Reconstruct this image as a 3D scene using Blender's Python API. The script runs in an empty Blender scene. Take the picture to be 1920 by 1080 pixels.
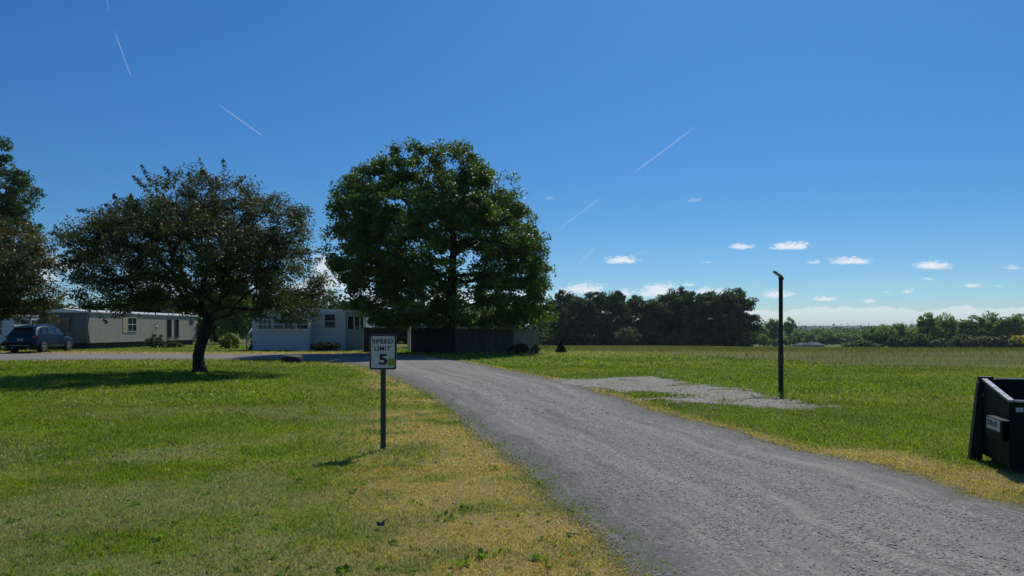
EXPOSURE = 0.0; SUN = 3.45; SKY = .098; SKYSAT = 1.15; AIR = 1.0; DUST = .6; OZONE = 2.0; CLOUD = .95; HAZE = 1.0e-4
import bpy, bmesh, math, random
import numpy as np
from mathutils import Vector, Matrix
R = math.radians
PI = math.pi
S = bpy.context.scene
col = S.collection
F = 1400.0; HX = 960.0; HY = 618.0; HC = 1.65     # focal length in photo pixels, principal column, horizon row, eye height

# ------------------------------------------------------------------ terrain
def ss(a, b, x):
    t = np.clip((np.asarray(x, float) - a) / (b - a), 0, 1)
    return t * t * (3 - 2 * t)

def terr(x, y):
    x = np.asarray(x, float); y = np.asarray(y, float)
    d = np.maximum(0, y - 55)
    fall = 18 * (1 - np.exp(-.0195 * d / 18))
    dl = np.maximum(0, y - 95)
    falll = 10 * (1 - np.exp(-.012 * dl / 10))
    w = ss(-25, 0, x)
    z = -(fall * w + falll * (1 - w))
    z = z - 1.15 * ss(30, 110, x) * ss(60, 200, y)
    z = z + .237 * np.exp(-((x + 29.5) / 9) ** 2 - ((y - 47) / 6.0) ** 2)
    near = np.exp(-(x * x + y * y) / 8000.0)
    z = z + near * .022 * (np.sin(x * .71 + 1.3) * np.sin(y * .63 + .4) + .6 * np.sin(x * .33 - y * .41))
    return z

def tz(x, y): return float(terr(x, y))

def G(px, row):
    """point of the ground seen at a photo pixel"""
    u = (px - HX) / F; v = (row - HY) / F
    lo, hi = 2.0, 3000.0
    D = lo; prev = lo
    while D < hi:
        if HC - v * D <= tz(u * D, D): break
        prev = D; D *= 1.02
    lo, hi = prev, D
    for _ in range(30):
        m = (lo + hi) / 2
        if HC - v * m <= tz(u * m, m): hi = m
        else: lo = m
    return Vector((u * lo, lo, tz(u * lo, lo)))

def P(px, row, D): return Vector(((px - HX) / F * D, D, HC - (row - HY) / F * D))

# ------------------------------------------------------------------ noise in numpy
def _h(i, j, s):
    v = np.sin(i * 127.1 + j * 311.7 + s * 74.7) * 43758.5453
    return v - np.floor(v)
def vnoise(x, y, s=0):
    xi = np.floor(x); yi = np.floor(y); fx = x - xi; fy = y - yi
    fx = fx * fx * (3 - 2 * fx); fy = fy * fy * (3 - 2 * fy)
    a = _h(xi, yi, s); b = _h(xi + 1, yi, s); c = _h(xi, yi + 1, s); d = _h(xi + 1, yi + 1, s)
    return (a * (1 - fx) + b * fx) * (1 - fy) + (c * (1 - fx) + d * fx) * fy
def fbm(x, y, s=0, o=4):
    t = 0; a = .5; n = 0
    for k in range(o):
        t = t + a * vnoise(x * 2 ** k + 13.7 * k, y * 2 ** k - 9.1 * k, s + k); n += a; a *= .5
    return t / n

# ------------------------------------------------------------------ materials
class NT:
    def __init__(s, nt): s.t = nt; s.n = nt.nodes; s.l = nt.links
    def new(s, kind, **kw):
        n = s.n.new(kind)
        for k, v in kw.items(): setattr(n, k, v)
        return n
    def link(s, a, b): s.l.new(a, b)
    def val(s, sock, v):
        if hasattr(v, 'links') or isinstance(v, bpy.types.NodeSocket): s.l.new(v, sock)
        else: sock.default_value = v
    def math(s, op, a, b=None, c=None, clamp=False):
        n = s.new('ShaderNodeMath', operation=op); n.use_clamp = clamp
        s.val(n.inputs[0], a)
        if b is not None: s.val(n.inputs[1], b)
        if c is not None: s.val(n.inputs[2], c)
        return n.outputs[0]
    def noise(s, vec, scale, detail=3, rough=.55, dist=0):
        n = s.new('ShaderNodeTexNoise'); s.val(n.inputs['Scale'], scale); n.inputs['Detail'].default_value = detail
        n.inputs['Roughness'].default_value = rough; n.inputs['Distortion'].default_value = dist
        if vec is not None: s.link(vec, n.inputs['Vector'])
        return n.outputs['Fac']
    def ramp(s, fac, pts):
        n = s.new('ShaderNodeValToRGB'); e = n.color_ramp.elements
        while len(e) < len(pts): e.new(.5)
        for el, (p, c) in zip(e, pts):
            el.position = p; el.color = (*c, 1) if len(c) == 3 else c
        s.val(n.inputs[0], fac); return n.outputs[0]
    def mix(s, fac, a, b, mode='MIX'):
        n = s.new('ShaderNodeMix', data_type='RGBA', blend_type=mode)
        s.val(n.inputs[0], fac)
        for sock, v in ((n.inputs[6], a), (n.inputs[7], b)):
            if isinstance(v, bpy.types.NodeSocket): s.l.new(v, sock)
            else: sock.default_value = (*v, 1)
        return n.outputs[2]
    def mapr(s, v, a, b, c=0., d=1., smooth=False):
        n = s.new('ShaderNodeMapRange'); n.interpolation_type = 'SMOOTHSTEP' if smooth else 'LINEAR'
        s.val(n.inputs[0], v)
        for k, q in enumerate((a, b, c, d)): s.val(n.inputs[k + 1], q)
        return n.outputs[0]

def newmat(name):
    m = bpy.data.materials.new(name); m.use_nodes = True
    t = NT(m.node_tree); t.n.clear()
    out = t.new('ShaderNodeOutputMaterial')
    return m, t, out

def principled(t, out, color, rough=.7, metal=0., spec=.5, normal=None, coat=0.):
    b = t.new('ShaderNodeBsdfPrincipled')
    t.val(b.inputs['Base Color'], color if isinstance(color, bpy.types.NodeSocket) else (*color, 1))
    t.val(b.inputs['Roughness'], rough); t.val(b.inputs['Metallic'], metal)
    b.inputs['Specular IOR Level'].default_value = spec
    b.inputs['Coat Weight'].default_value = coat
    if normal is not None: t.link(normal, b.inputs['Normal'])
    t.link(b.outputs[0], out.inputs['Surface'])
    return b

def bump(t, h, strength=.4, dist=.02):
    n = t.new('ShaderNodeBump'); n.inputs['Strength'].default_value = strength; n.inputs['Distance'].default_value = dist
    t.link(h, n.inputs['Height']); return n.outputs[0]

def coord(t, kind='Object'): return t.new('ShaderNodeTexCoord').outputs[kind]

def plain(name, c, rough=.6, metal=0., var=.25, scale=6., bstr=.15, spec=.5, coat=0., streak=None):
    """a painted, wooden or metal surface with uneven colour, stains and fine bump"""
    m, t, out = newmat(name)
    v = coord(t)
    if streak:
        mp = t.new('ShaderNodeMapping'); mp.inputs['Scale'].default_value = streak; t.link(v, mp.inputs[0]); v2 = mp.outputs[0]
    else: v2 = v
    n1 = t.noise(v2, scale, 5, .6); n2 = t.noise(v, scale * 9, 3)
    f = t.mapr(n1, .3, .7)
    dark = tuple(x * (1 - var) for x in c); lite = tuple(min(1, x * (1 + var * .6)) for x in c)
    cc = t.mix(f, dark, lite)
    cc = t.mix(t.math('MULTIPLY', n2, var * .6), cc, dark)
    r = t.mapr(n1, .2, .8, max(.05, rough - .08), min(1, rough + .1))
    principled(t, out, cc, r, metal, spec, bump(t, n2, bstr, .004), coat)
    return m

def siding(name, c, period, axis=0, groove=.10, var=.2, rough=.6, dirt=(.10, .09, .07)):
    """sheet siding with grooves every `period` metres along the axis (0 = x, 1 = y, 2 = z of the object)"""
    m, t, out = newmat(name)
    v = coord(t); sp = t.new('ShaderNodeSeparateXYZ'); t.link(v, sp.inputs[0])
    a = sp.outputs[axis]
    fr = t.math('FRACT', t.math('DIVIDE', a, period))
    gr = t.math('LESS_THAN', fr, groove)
    idx = t.math('FLOOR', t.math('DIVIDE', a, period))
    wn = t.new('ShaderNodeTexWhiteNoise', noise_dimensions='1D'); t.link(idx, wn.inputs['W'])
    mp = t.new('ShaderNodeMapping'); mp.inputs['Scale'].default_value = (1.5, 1.5, .35) if axis != 2 else (.35, .35, 2)
    t.link(v, mp.inputs[0])
    n = t.noise(mp.outputs[0], 2.2, 5, .65)
    cc = t.mix(t.mapr(n, .3, .72), tuple(x * (1 - var) for x in c), tuple(x * 1.1 for x in c))
    cc = t.mix(t.math('MULTIPLY', wn.outputs[0], var * .7), cc, tuple(x * .72 for x in c))
    st = t.mapr(t.noise(mp.outputs[0], 7, 4, .7), .58, .8, 0, .45)
    cc = t.mix(st, cc, dirt)
    cc = t.mix(t.math('MULTIPLY', gr, .65), cc, tuple(x * .35 for x in c))
    h = t.math('SUBTRACT', t.math('MULTIPLY', n, .15), gr)
    principled(t, out, cc, rough, 0, .4, bump(t, h, .6, .01))
    return m

def glassy(name, c=(.012, .016, .02), rough=.06):
    m, t, out = newmat(name)
    n = t.noise(coord(t), 1.2, 2)
    principled(t, out, t.mix(n, c, tuple(x * 2.4 for x in c)), rough, 0, .6)
    return m

def leafmat(name, trans=.35, rough=.55, gain=1.0, attr='tint', spec=.25, sat=1.0):
    """foliage: the colour of every leaf comes from its own value, part of the light passes through"""
    m, t, out = newmat(name)
    a = t.new('ShaderNodeAttribute'); a.attribute_name = attr
    c = a.outputs['Color']
    if gain != 1.0 or sat != 1.0:
        h = t.new('ShaderNodeHueSaturation'); h.inputs['Saturation'].default_value = sat; h.inputs['Value'].default_value = gain
        t.link(c, h.inputs['Color']); c = h.outputs[0]
    b = t.new('ShaderNodeBsdfPrincipled'); t.link(c, b.inputs['Base Color'])
    b.inputs['Roughness'].default_value = rough; b.inputs['Specular IOR Level'].default_value = spec
    tr = t.new('ShaderNodeBsdfTranslucent')
    t.link(t.mix(1.0, c, (1.25, 1.3, .55), 'MULTIPLY'), tr.inputs['Color'])
    mx = t.new('ShaderNodeMixShader'); mx.inputs[0].default_value = trans
    t.link(b.outputs[0], mx.inputs[1]); t.link(tr.outputs[0], mx.inputs[2]); t.link(mx.outputs[0], out.inputs['Surface'])
    return m

def bark(name, c):
    m, t, out = newmat(name)
    v = coord(t)
    mp = t.new('ShaderNodeMapping'); mp.inputs['Scale'].default_value = (9, 9, 2.2); t.link(v, mp.inputs[0])
    n = t.noise(mp.outputs[0], 1.6, 6, .7, 1.2)
    cc = t.ramp(n, [(.28, tuple(x * .35 for x in c)), (.55, c), (.8, tuple(x * 1.7 for x in c))])
    principled(t, out, cc, .9, 0, .2, bump(t, n, .9, .03))
    return m

# ------------------------------------------------------------------ mesh helpers
class MB:
    def __init__(s): s.v = []; s.f = []
    def add(s, vs, fs, M=None):
        o = len(s.v)
        for p in vs:
            p = Vector(p)
            s.v.append(tuple(M @ p) if M is not None else tuple(p))
        for f in fs: s.f.append(tuple(o + i for i in f))
        return s
    def box(s, x0, x1, y0, y1, z0, z1, M=None, bev=0.0):
        x0, x1 = min(x0, x1), max(x0, x1); y0, y1 = min(y0, y1), max(y0, y1); z0, z1 = min(z0, z1), max(z0, z1)
        if bev > 0:
            bm = bmesh.new()
            bmesh.ops.create_cube(bm, size=1)
            for v in bm.verts:
                v.co = Vector(((x0 + x1) / 2 + v.co.x * (x1 - x0), (y0 + y1) / 2 + v.co.y * (y1 - y0), (z0 + z1) / 2 + v.co.z * (z1 - z0)))
            bmesh.ops.bevel(bm, geom=bm.edges[:], offset=bev, segments=2, affect='EDGES', profile=.6)
            bm.verts.index_update()
            s.add([v.co.copy() for v in bm.verts], [[v.index for v in f.verts] for f in bm.faces], M); bm.free()
            return s
        s.add([(x0, y0, z0), (x1, y0, z0), (x1, y1, z0), (x0, y1, z0), (x0, y0, z1), (x1, y0, z1), (x1, y1, z1), (x0, y1, z1)],
              [(0, 3, 2, 1), (4, 5, 6, 7), (0, 1, 5, 4), (1, 2, 6, 5), (2, 3, 7, 6), (3, 0, 4, 7)], M)
        return s
    def hexa(s, p, M=None):
        """eight corners: bottom 0-3 counter-clockwise, top 4-7"""
        s.add(p, [(0, 3, 2, 1), (4, 5, 6, 7), (0, 1, 5, 4), (1, 2, 6, 5), (2, 3, 7, 6), (3, 0, 4, 7)], M); return s
    def prism(s, poly, axis, a0, a1, M=None):
        """closed outline in the two other axes pushed along an axis"""
        n = len(poly)
        def pt(q, a):
            if axis == 1: return (q[0], a, q[1])
            if axis == 0: return (a, q[0], q[1])
            return (q[0], q[1], a)
        vs = [pt(q, a0) for q in poly] + [pt(q, a1) for q in poly]
        fs = [tuple(range(n)), tuple(range(2 * n - 1, n - 1, -1))] + [(i, i + n, (i + 1) % n + n, (i + 1) % n) for i in range(n)]
        s.add(vs, fs, M); return s
    def tube(s, pts, rad, n=8, cap=True, M=None):
        pts = [Vector(p) for p in pts]
        if not hasattr(rad, '__len__'): rad = [rad] * len(pts)
        o = []; up = Vector((.13, .31, .94))
        for i, p in enumerate(pts):
            d = (pts[min(i + 1, len(pts) - 1)] - pts[max(i - 1, 0)])
            if d.length < 1e-9: d = Vector((0, 0, 1))
            d.normalize()
            a = d.cross(up)
            if a.length < .05: a = d.cross(Vector((1, 0, 0)))
            a.normalize(); b = d.cross(a)
            for k in range(n):
                q = 2 * PI * k / n
                o.append(p + (a * math.cos(q) + b * math.sin(q)) * rad[i])
        fs = []
        for i in range(len(pts) - 1):
            for k in range(n):
                k2 = (k + 1) % n
                fs.append((i * n + k, i * n + k2, (i + 1) * n + k2, (i + 1) * n + k))
        if cap:
            fs.append(tuple(range(n))[::-1]); fs.append(tuple((len(pts) - 1) * n + k for k in range(n)))
        s.add(o, fs, M); return s
    def lathe(s, prof, n=20, axis='z', c=(0, 0, 0), M=None, cap=False):
        vs = []; c = Vector(c)
        for r, h in prof:
            for k in range(n):
                q = 2 * PI * k / n; x, y = r * math.cos(q), r * math.sin(q)
                vs.append(c + (Vector((x, y, h)) if axis == 'z' else Vector((h, x, y)) if axis == 'x' else Vector((x, h, y))))
        fs = []
        for i in range(len(prof) - 1):
            for k in range(n):
                k2 = (k + 1) % n
                fs.append((i * n + k, i * n + k2, (i + 1) * n + k2, (i + 1) * n + k))
        if cap:
            fs.append(tuple(range(n))[::-1]); fs.append(tuple((len(prof) - 1) * n + k for k in range(n)))
        s.add(vs, fs, M); return s
    def build(s, name, mat, parent=None, smooth=False, fix=True):
        me = bpy.data.meshes.new(name); me.from_pydata(s.v, [], s.f)
        if fix:
            bm = bmesh.new(); bm.from_mesh(me); bmesh.ops.recalc_face_normals(bm, faces=bm.faces[:]); bm.to_mesh(me); bm.free()
        if smooth: me.polygons.foreach_set('use_smooth', [True] * len(me.polygons))
        me.materials.append(mat)
        o = bpy.data.objects.new(name, me); col.objects.link(o)
        if parent is not None: o.parent = parent
        return o

def npmesh(name, verts, faces, mat, colors=None, parent=None, smooth=False, attr='tint'):
    """verts (N,3), faces (M,k) equal-sided, colours per vertex (N,3)"""
    verts = np.ascontiguousarray(verts, np.float32); faces = np.ascontiguousarray(faces, np.int32)
    me = bpy.data.meshes.new(name)
    me.vertices.add(len(verts)); me.vertices.foreach_set('co', verts.ravel())
    k = faces.shape[1]
    me.loops.add(faces.size); me.loops.foreach_set('vertex_index', faces.ravel())
    me.polygons.add(len(faces)); me.polygons.foreach_set('loop_start', np.arange(0, faces.size, k, dtype=np.int32))
    me.update(calc_edges=True)
    if colors is not None:
        ca = me.color_attributes.new(attr, 'FLOAT_COLOR', 'POINT')
        c4 = np.ones((len(verts), 4), np.float32); c4[:, :3] = colors
        ca.data.foreach_set('color', c4.ravel())
    if smooth: me.polygons.foreach_set('use_smooth', np.ones(len(faces), bool))
    me.materials.append(mat)
    o = bpy.data.objects.new(name, me); col.objects.link(o)
    if parent is not None: o.parent = parent
    return o

def thing(name, label, cat, loc=(0, 0, 0), rz=0., group=None):
    o = bpy.data.objects.new(name, None); col.objects.link(o)
    o.location = loc; o.rotation_euler = (0, 0, rz); o.empty_display_size = .3
    o['label'] = label; o['category'] = cat
    if group: o['group'] = group
    return o
def tag(o, label, cat, group=None):
    o['label'] = label; o['category'] = cat
    if group: o['group'] = group
    return o
def struct(o): o['kind'] = 'structure'; return o
def stuff(o, label=None, cat=None):
    o['kind'] = 'stuff'
    if label: o['label'] = label
    if cat: o['category'] = cat
    return o
def copy_thing(r, loc, rz, label, scale=1., group=None, name=None):
    c = r.copy(); col.objects.link(c); c.location = loc; c.rotation_euler = (0, 0, rz)
    c.scale = scale if hasattr(scale, '__len__') else (scale,) * 3
    c['label'] = label
    if group: c['group'] = group
    for ch in list(r.children):
        d = ch.copy(); col.objects.link(d); d.parent = c
        for g in list(ch.children):
            e = g.copy(); col.objects.link(e); e.parent = d
    return c
# ------------------------------------------------------------------ camera, sky, sun
cam = bpy.data.cameras.new('camera'); camo = bpy.data.objects.new('camera', cam); col.objects.link(camo)
camo.location = (0, 0, HC); camo.rotation_euler = (R(90), 0, 0)
cam.sensor_width = 36; cam.lens = F / 1920 * 36; cam.shift_y = (HY - 540) / 1920
cam.clip_start = .1; cam.clip_end = 30000
S.camera = camo
S.render.resolution_x = 1024; S.render.resolution_y = 576
S.view_settings.view_transform = 'Standard'; S.view_settings.look = 'None'
S.view_settings.gamma = 1; S.view_settings.exposure = EXPOSURE
S.cycles.max_bounces = 7; S.cycles.transmission_bounces = 4; S.cycles.diffuse_bounces = 3; S.cycles.glossy_bounces = 3
S.cycles.volume_bounces = 0; S.cycles.use_denoising = True

SUN_AZ = R(19); SUN_EL = R(48.5)
sd = Vector((math.sin(SUN_AZ) * math.cos(SUN_EL), math.cos(SUN_AZ) * math.cos(SUN_EL), math.sin(SUN_EL)))
sl = bpy.data.lights.new('sun', 'SUN'); sl.energy = SUN; sl.angle = R(.5); sl.color = (1, .955, .88)
so = bpy.data.objects.new('sun', sl); col.objects.link(so); so.location = (0, 0, 60)
so.rotation_euler = sd.to_track_quat('Z', 'Y').to_euler()

W = bpy.data.worlds.new('World'); S.world = W; W.use_nodes = True
t = NT(W.node_tree); t.n.clear()
wo = t.new('ShaderNodeOutputWorld')
sky = t.new('ShaderNodeTexSky'); sky.sky_type = 'NISHITA'; sky.sun_disc = False
sky.sun_elevation = SUN_EL; sky.sun_rotation = SUN_AZ
sky.altitude = 200; sky.air_density = AIR; sky.dust_density = DUST; sky.ozone_density = OZONE
hs = t.new('ShaderNodeHueSaturation'); hs.inputs['Saturation'].default_value = SKYSAT; t.link(sky.outputs[0], hs.inputs['Color'])
bg = t.new('ShaderNodeBackground'); bg.inputs['Strength'].default_value = SKY
# clouds and vapour trails: places on the dome, by direction (u = east/north, v = up/north)
dirv = coord(t, 'Generated')
sx = t.new('ShaderNodeSeparateXYZ'); t.link(dirv, sx.inputs[0])
# clearer, deeper blue air than the model's: a tint by elevation over the whole dome
tint = t.ramp(sx.outputs[2], [(0, (.56, .80, 1.05)), (.036, (.42, .71, 1.04)), (.07, (.35, .61, .92)), (.14, (.262, .540, .81)), (.25, (.246, .535, .83)), (.42, (.232, .562, .895))])
t.link(t.mix(1., hs.outputs[0], tint, 'MULTIPLY'), bg.inputs['Color'])
ny = t.math('MAXIMUM', sx.outputs[1], .02)
u0 = t.math('DIVIDE', sx.outputs[0], ny); v0 = t.math('DIVIDE', sx.outputs[2], ny)
cmb = t.new('ShaderNodeCombineXYZ'); t.link(u0, cmb.inputs[0]); t.link(t.math('MULTIPLY', v0, 2.2), cmb.inputs[1])
uv = cmb.outputs[0]
nA = t.noise(uv, 55, 5, .65); nB = t.noise(uv, 130, 4, .65); nC = t.noise(uv, 21, 3, .5)
u = t.math('ADD', u0, t.math('MULTIPLY', t.math('SUBTRACT', nA, .5), .022))
v = t.math('ADD', v0, t.math('MULTIPLY', t.math('SUBTRACT', nB, .5), .010))
CL = [(1390,463,22,6,.9),(1482,462,33,9,1),(1458,465,16,4,.7),(1168,488,30,7,1),(1150,492,18,3.5,.6),(1525,492,12,3.5,.7),(1597,490,36,7,1),(1570,493,16,3,.6),
      (1749,499,33,8.5,1),(1900,502,18,3.5,.5),(1742,523,12,3,.6),(1822,536,16,4,.75),(1870,537,12,2.5,.35),(1703,547,11,3.5,.8),(1547,561,22,4.5,.9),
      (1629,565,12,3.5,.75),(1456,553,24,8,.9),(1482,552,14,4,.6),(1293,534,11,3.5,.7),(1300,376,13,4,.22),(1028,372,8,3,.2),(1095,543,36,11,.95),
      (1062,548,20,7,.8),(1172,551,18,7,.85),(1240,545,36,12,1),(1218,551,22,8,.9),(1325,547,22,7,.8),(1350,552,25,7,.6),(1325,492,9,2.5,.3),(1660,548,7,2.5,.4),
      (606,502,22,24,.8),(618,530,34,22,.9),(575,545,40,20,.8),(100,492,22,14,.6),(135,500,26,18,.6),(70,520,40,20,.7),(300,540,60,22,.55),(440,535,60,22,.5),
      (700,560,70,20,.7),(860,560,80,18,.7),(980,556,50,14,.7),(1720,600,9,2,.2)]
mask = None
rag = t.math('ADD', t.math('MULTIPLY', t.math('SUBTRACT', nA, .5), 1.3), t.math('MULTIPLY', t.math('SUBTRACT', nB, .5), 1.5))
for (px, py, a, b, op) in CL:
    du = t.math('DIVIDE', t.math('SUBTRACT', u, (px - HX) / F), 1.15 * a / F)
    dv0 = t.math('DIVIDE', t.math('SUBTRACT', v, (HY - py) / F), 1.15 * b / F)
    dv = t.math('MAXIMUM', dv0, t.math('MULTIPLY', dv0, -1.35))        # flatter base than top
    r2 = t.math('SQRT', t.math('ADD', t.math('MULTIPLY', du, du), t.math('MULTIPLY', dv, dv)))
    r2 = t.math('ADD', r2, rag)
    mk = t.mapr(r2, 1.15, .35, 0, op, True)
    mask = mk if mask is None else t.math('MAXIMUM', mask, mk)
mask = t.math('MULTIPLY', mask, t.mapr(nB, .25, .6, .55, 1))
# long bank low over the hills
vt = t.math('ADD', (HY - 578) / F, t.math('MULTIPLY', t.math('SUBTRACT', nC, .5), .022))
bank = t.mapr(t.math('SUBTRACT', t.math('ADD', vt, t.math('MULTIPLY', t.math('SUBTRACT', nB, .5), .006)), v0), -.001, .0035, 0, 1, True)
bank = t.math('MULTIPLY', bank, t.mapr(v0, .012, .030, .42, .66))
bank = t.math('MULTIPLY', bank, t.mapr(nA, .2, .7, .8, 1.05))
mask = t.math('MAXIMUM', mask, bank)
TR = [(199,-4,205,20,1.6,.20),(214,57,246,144,1.7,.34),(405,193,494,256,1.9,.34),(1305,237,1190,323,2.0,.36),(1135,365,1046,431,2.6,.16),(1120,460,1083,498,4,.14),(1212,470,1150,492,2.6,.25)]
for (x1, y1, x2, y2, w, op) in TR:
    ax, ay, bx, by = (x1 - HX) / F, (HY - y1) / F, (x2 - HX) / F, (HY - y2) / F
    L = math.hypot(bx - ax, by - ay); tx, ty = (bx - ax) / L, (by - ay) / L
    pu = t.math('SUBTRACT', u0, ax); pv = t.math('SUBTRACT', v0, ay)
    al = t.math('ADD', t.math('MULTIPLY', pu, tx), t.math('MULTIPLY', pv, ty))
    ac = t.math('ABSOLUTE', t.math('SUBTRACT', t.math('MULTIPLY', pu, ty), t.math('MULTIPLY', pv, tx)))
    mk = t.math('MULTIPLY', t.mapr(ac, 1.05 * w / F, .1 * w / F, 0, op * .62, True), t.mapr(al, -.004, L * .25, 0, 1))
    mk = t.math('MULTIPLY', mk, t.mapr(al, L * 1.02, L * .9, 0, 1))
    mk = t.math('MULTIPLY', mk, t.mapr(nA, .3, .55, .55, 1))
    mask = t.math('MAXIMUM', mask, mk)
mask = t.math('MULTIPLY', mask, t.math('GREATER_THAN', sx.outputs[1], .03), clamp=True)
bc = t.new('ShaderNodeBackground'); bc.inputs['Color'].default_value = (.90, .945, 1, 1); bc.inputs['Strength'].default_value = CLOUD
mx = t.new('ShaderNodeMixShader'); t.link(mask, mx.inputs[0]); t.link(bg.outputs[0], mx.inputs[1]); t.link(bc.outputs[0], mx.inputs[2])
t.link(mx.outputs[0], wo.inputs['Surface'])

# ------------------------------------------------------------------ gravel road outline (photo pixels -> ground)
LEFT = [(1330,1230),(1215,1080),(1165,1025),(1110,975),(1060,932),(1010,888),(960,847),(905,803),(850,765),(800,734),(750,711),(700,693),(655,682),(600,677),(520,674.5),(380,673.5),(200,674.5),(0,676.5),(-260,679)]
RIGHT = [(2300,1060),(1920,948),(1840,932),(1750,905),(1600,868),(1500,845),(1400,820),(1300,791),(1200,762),(1130,740),(1080,725),(1030,711),(960,697),(900,685),(862,677),(800,668),(700,664.5),(600,664),(480,664),(380,664),(200,663.5),(0,662.5),(-260,663)]
def smooth_line(pts, step):
    g = [G(*p).xy for p in pts]
    L = [0]
    for a, b in zip(g, g[1:]): L.append(L[-1] + (b - a).length)
    out = []
    n = max(2, int(L[-1] / step)); tan = []
    for i in range(len(g)):
        a = g[max(0, i - 1)]; b = g[min(len(g) - 1, i + 1)]; la = L[max(0, i - 1)]; lb = L[min(len(g) - 1, i + 1)]
        tan.append((b - a) / max(1e-6, lb - la))
    k = 0
    for q in range(n + 1):
        s = L[-1] * q / n
        while k < len(L) - 2 and s > L[k + 1]: k += 1
        h = L[k + 1] - L[k]; w = (s - L[k]) / h
        p = g[k] * (2*w**3 - 3*w*w + 1) + tan[k] * h * (w**3 - 2*w*w + w) + g[k+1] * (-2*w**3 + 3*w*w) + tan[k+1] * h * (w**3 - w*w)
        out.append(p)
    return np.array(out)
EL = smooth_line(LEFT, .16); ER = smooth_line(RIGHT, .16)
# resample both edges to the same number of stations
def resample(A, n):
    d = np.r_[0, np.cumsum(np.hypot(*np.diff(A, axis=0).T))]
    s = np.linspace(0, d[-1], n)
    return np.c_[np.interp(s, d, A[:, 0]), np.interp(s, d, A[:, 1])], s
# stations matched through shared corner points (near end, bend, far end)
def split(A, key):
    i = int(np.argmin(np.hypot(A[:, 0] - key[0], A[:, 1] - key[1]))); return A[:i + 1], A[i:]
kL = G(700, 693).xy; kR = G(862, 677).xy
kL2 = G(520, 674.5).xy; kR2 = G(600, 664).xy
def stations(A, k1, k2, ns):
    a, r = split(A, k1); b, c = split(r, k2)
    o = []
    for seg, n in zip((a, b, c), ns):
        q, _ = resample(seg, n); o.append(q if not o else q[1:])
    return np.vstack(o)
NS = (420, 120, 160)
SL = stations(EL, kL, kL2, NS); SR = stations(ER, kR, kR2, NS)
def wob(A, amp, seed):
    d = np.r_[0, np.cumsum(np.hypot(*np.diff(A, axis=0).T))]
    tn = np.gradient(A, axis=0); tn /= np.linalg.norm(tn, axis=1)[:, None] + 1e-9
    n = np.c_[-tn[:, 1], tn[:, 0]]
    w = (fbm(d * .55, d * 0 + seed, seed, 3) - .5) * 1.2 + (fbm(d * 3.1, d * 0 + seed, seed + 5, 3) - .5) * .7
    return A + n * (w * amp)[:, None]
SL = wob(SL, .26, 3); SR = wob(SR, .32, 8)
vv = np.r_[-.10, -.075, -.05, -.025, np.linspace(0, 1, 22), 1.025, 1.05, 1.075, 1.10]
NV = len(vv)
GX = SL[:, None, 0] * (1 - vv) + SR[:, None, 0] * vv; GY = SL[:, None, 1] * (1 - vv) + SR[:, None, 1] * vv
vc = np.clip(vv, 0, 1)
crown = .03 * np.sin(vc * PI)[None, :] - .008 * (np.abs(vv - .33) < .06) - .008 * (np.abs(vv - .7) < .06)
edge = np.minimum(1, np.minimum(vc, 1 - vc) * 12)[None, :]
GZ = terr(GX, GY) + .004 + (.018 + crown) * edge + .012 * (fbm(GX * 1.2, GY * 1.2, 4, 3) - .5) * edge
n0 = GX.shape[0]
mid = np.c_[GX[:, NV // 2], GY[:, NV // 2]]
alen = np.r_[0, np.cumsum(np.hypot(*np.diff(mid, axis=0).T))]
rv = np.stack([GX, GY, GZ], -1).reshape(-1, 3)
ii = np.arange(n0 - 1)[:, None] * NV + np.arange(NV - 1)[None, :]
rf = np.stack([ii, ii + 1, ii + NV + 1, ii + NV], -1).reshape(-1, 4)
ruv = np.stack([np.repeat(alen[:, None], NV, 1), np.repeat(vv[None], n0, 0), np.zeros_like(GX)], -1).reshape(-1, 3)

def inpoly(x, y, poly):
    r = np.zeros(x.shape, bool); n = len(poly)
    for i in range(n):
        x1, y1 = poly[i]; x2, y2 = poly[(i + 1) % n]
        if y1 == y2: continue
        c = ((y1 > y) != (y2 > y)) & (x < (x2 - x1) * (y - y1) / (y2 - y1) + x1)
        r ^= c
    return r
def distline(x, y, A):
    d = np.full(x.shape, 1e9)
    for (x1, y1), (x2, y2) in zip(A[:-1], A[1:]):
        dx, dy = x2 - x1, y2 - y1; L = dx * dx + dy * dy + 1e-12
        q = np.clip(((x - x1) * dx + (y - y1) * dy) / L, 0, 1)
        d = np.minimum(d, (x - x1 - q * dx) ** 2 + (y - y1 - q * dy) ** 2)
    return np.sqrt(d)
ROADP = np.vstack([SL[::3], SR[::-3]])
LL = SL[::9]; RR = SR[::9]
PATCH = [(1035,714),(1070,711),(1150,708),(1220,708),(1290,718),(1350,724),(1420,736),(1470,746),(1505,753),(1528,760),(1500,765),(1440,765),(1360,761),(1262,757),(1228,749),(1300,746),(1312,743),(1240,738),(1190,736),(1130,731),(1085,727),(1045,720)]
pg = [G(*p).xy for p in PATCH]
pp = []
for i in range(len(pg)):
    a = pg[i]; b = pg[(i + 1) % len(pg)]
    for k in range(10): pp.append(a.lerp(b, k / 10))
pp = wob(np.array(pp), .45, 21)
PATCHP = pp

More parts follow.
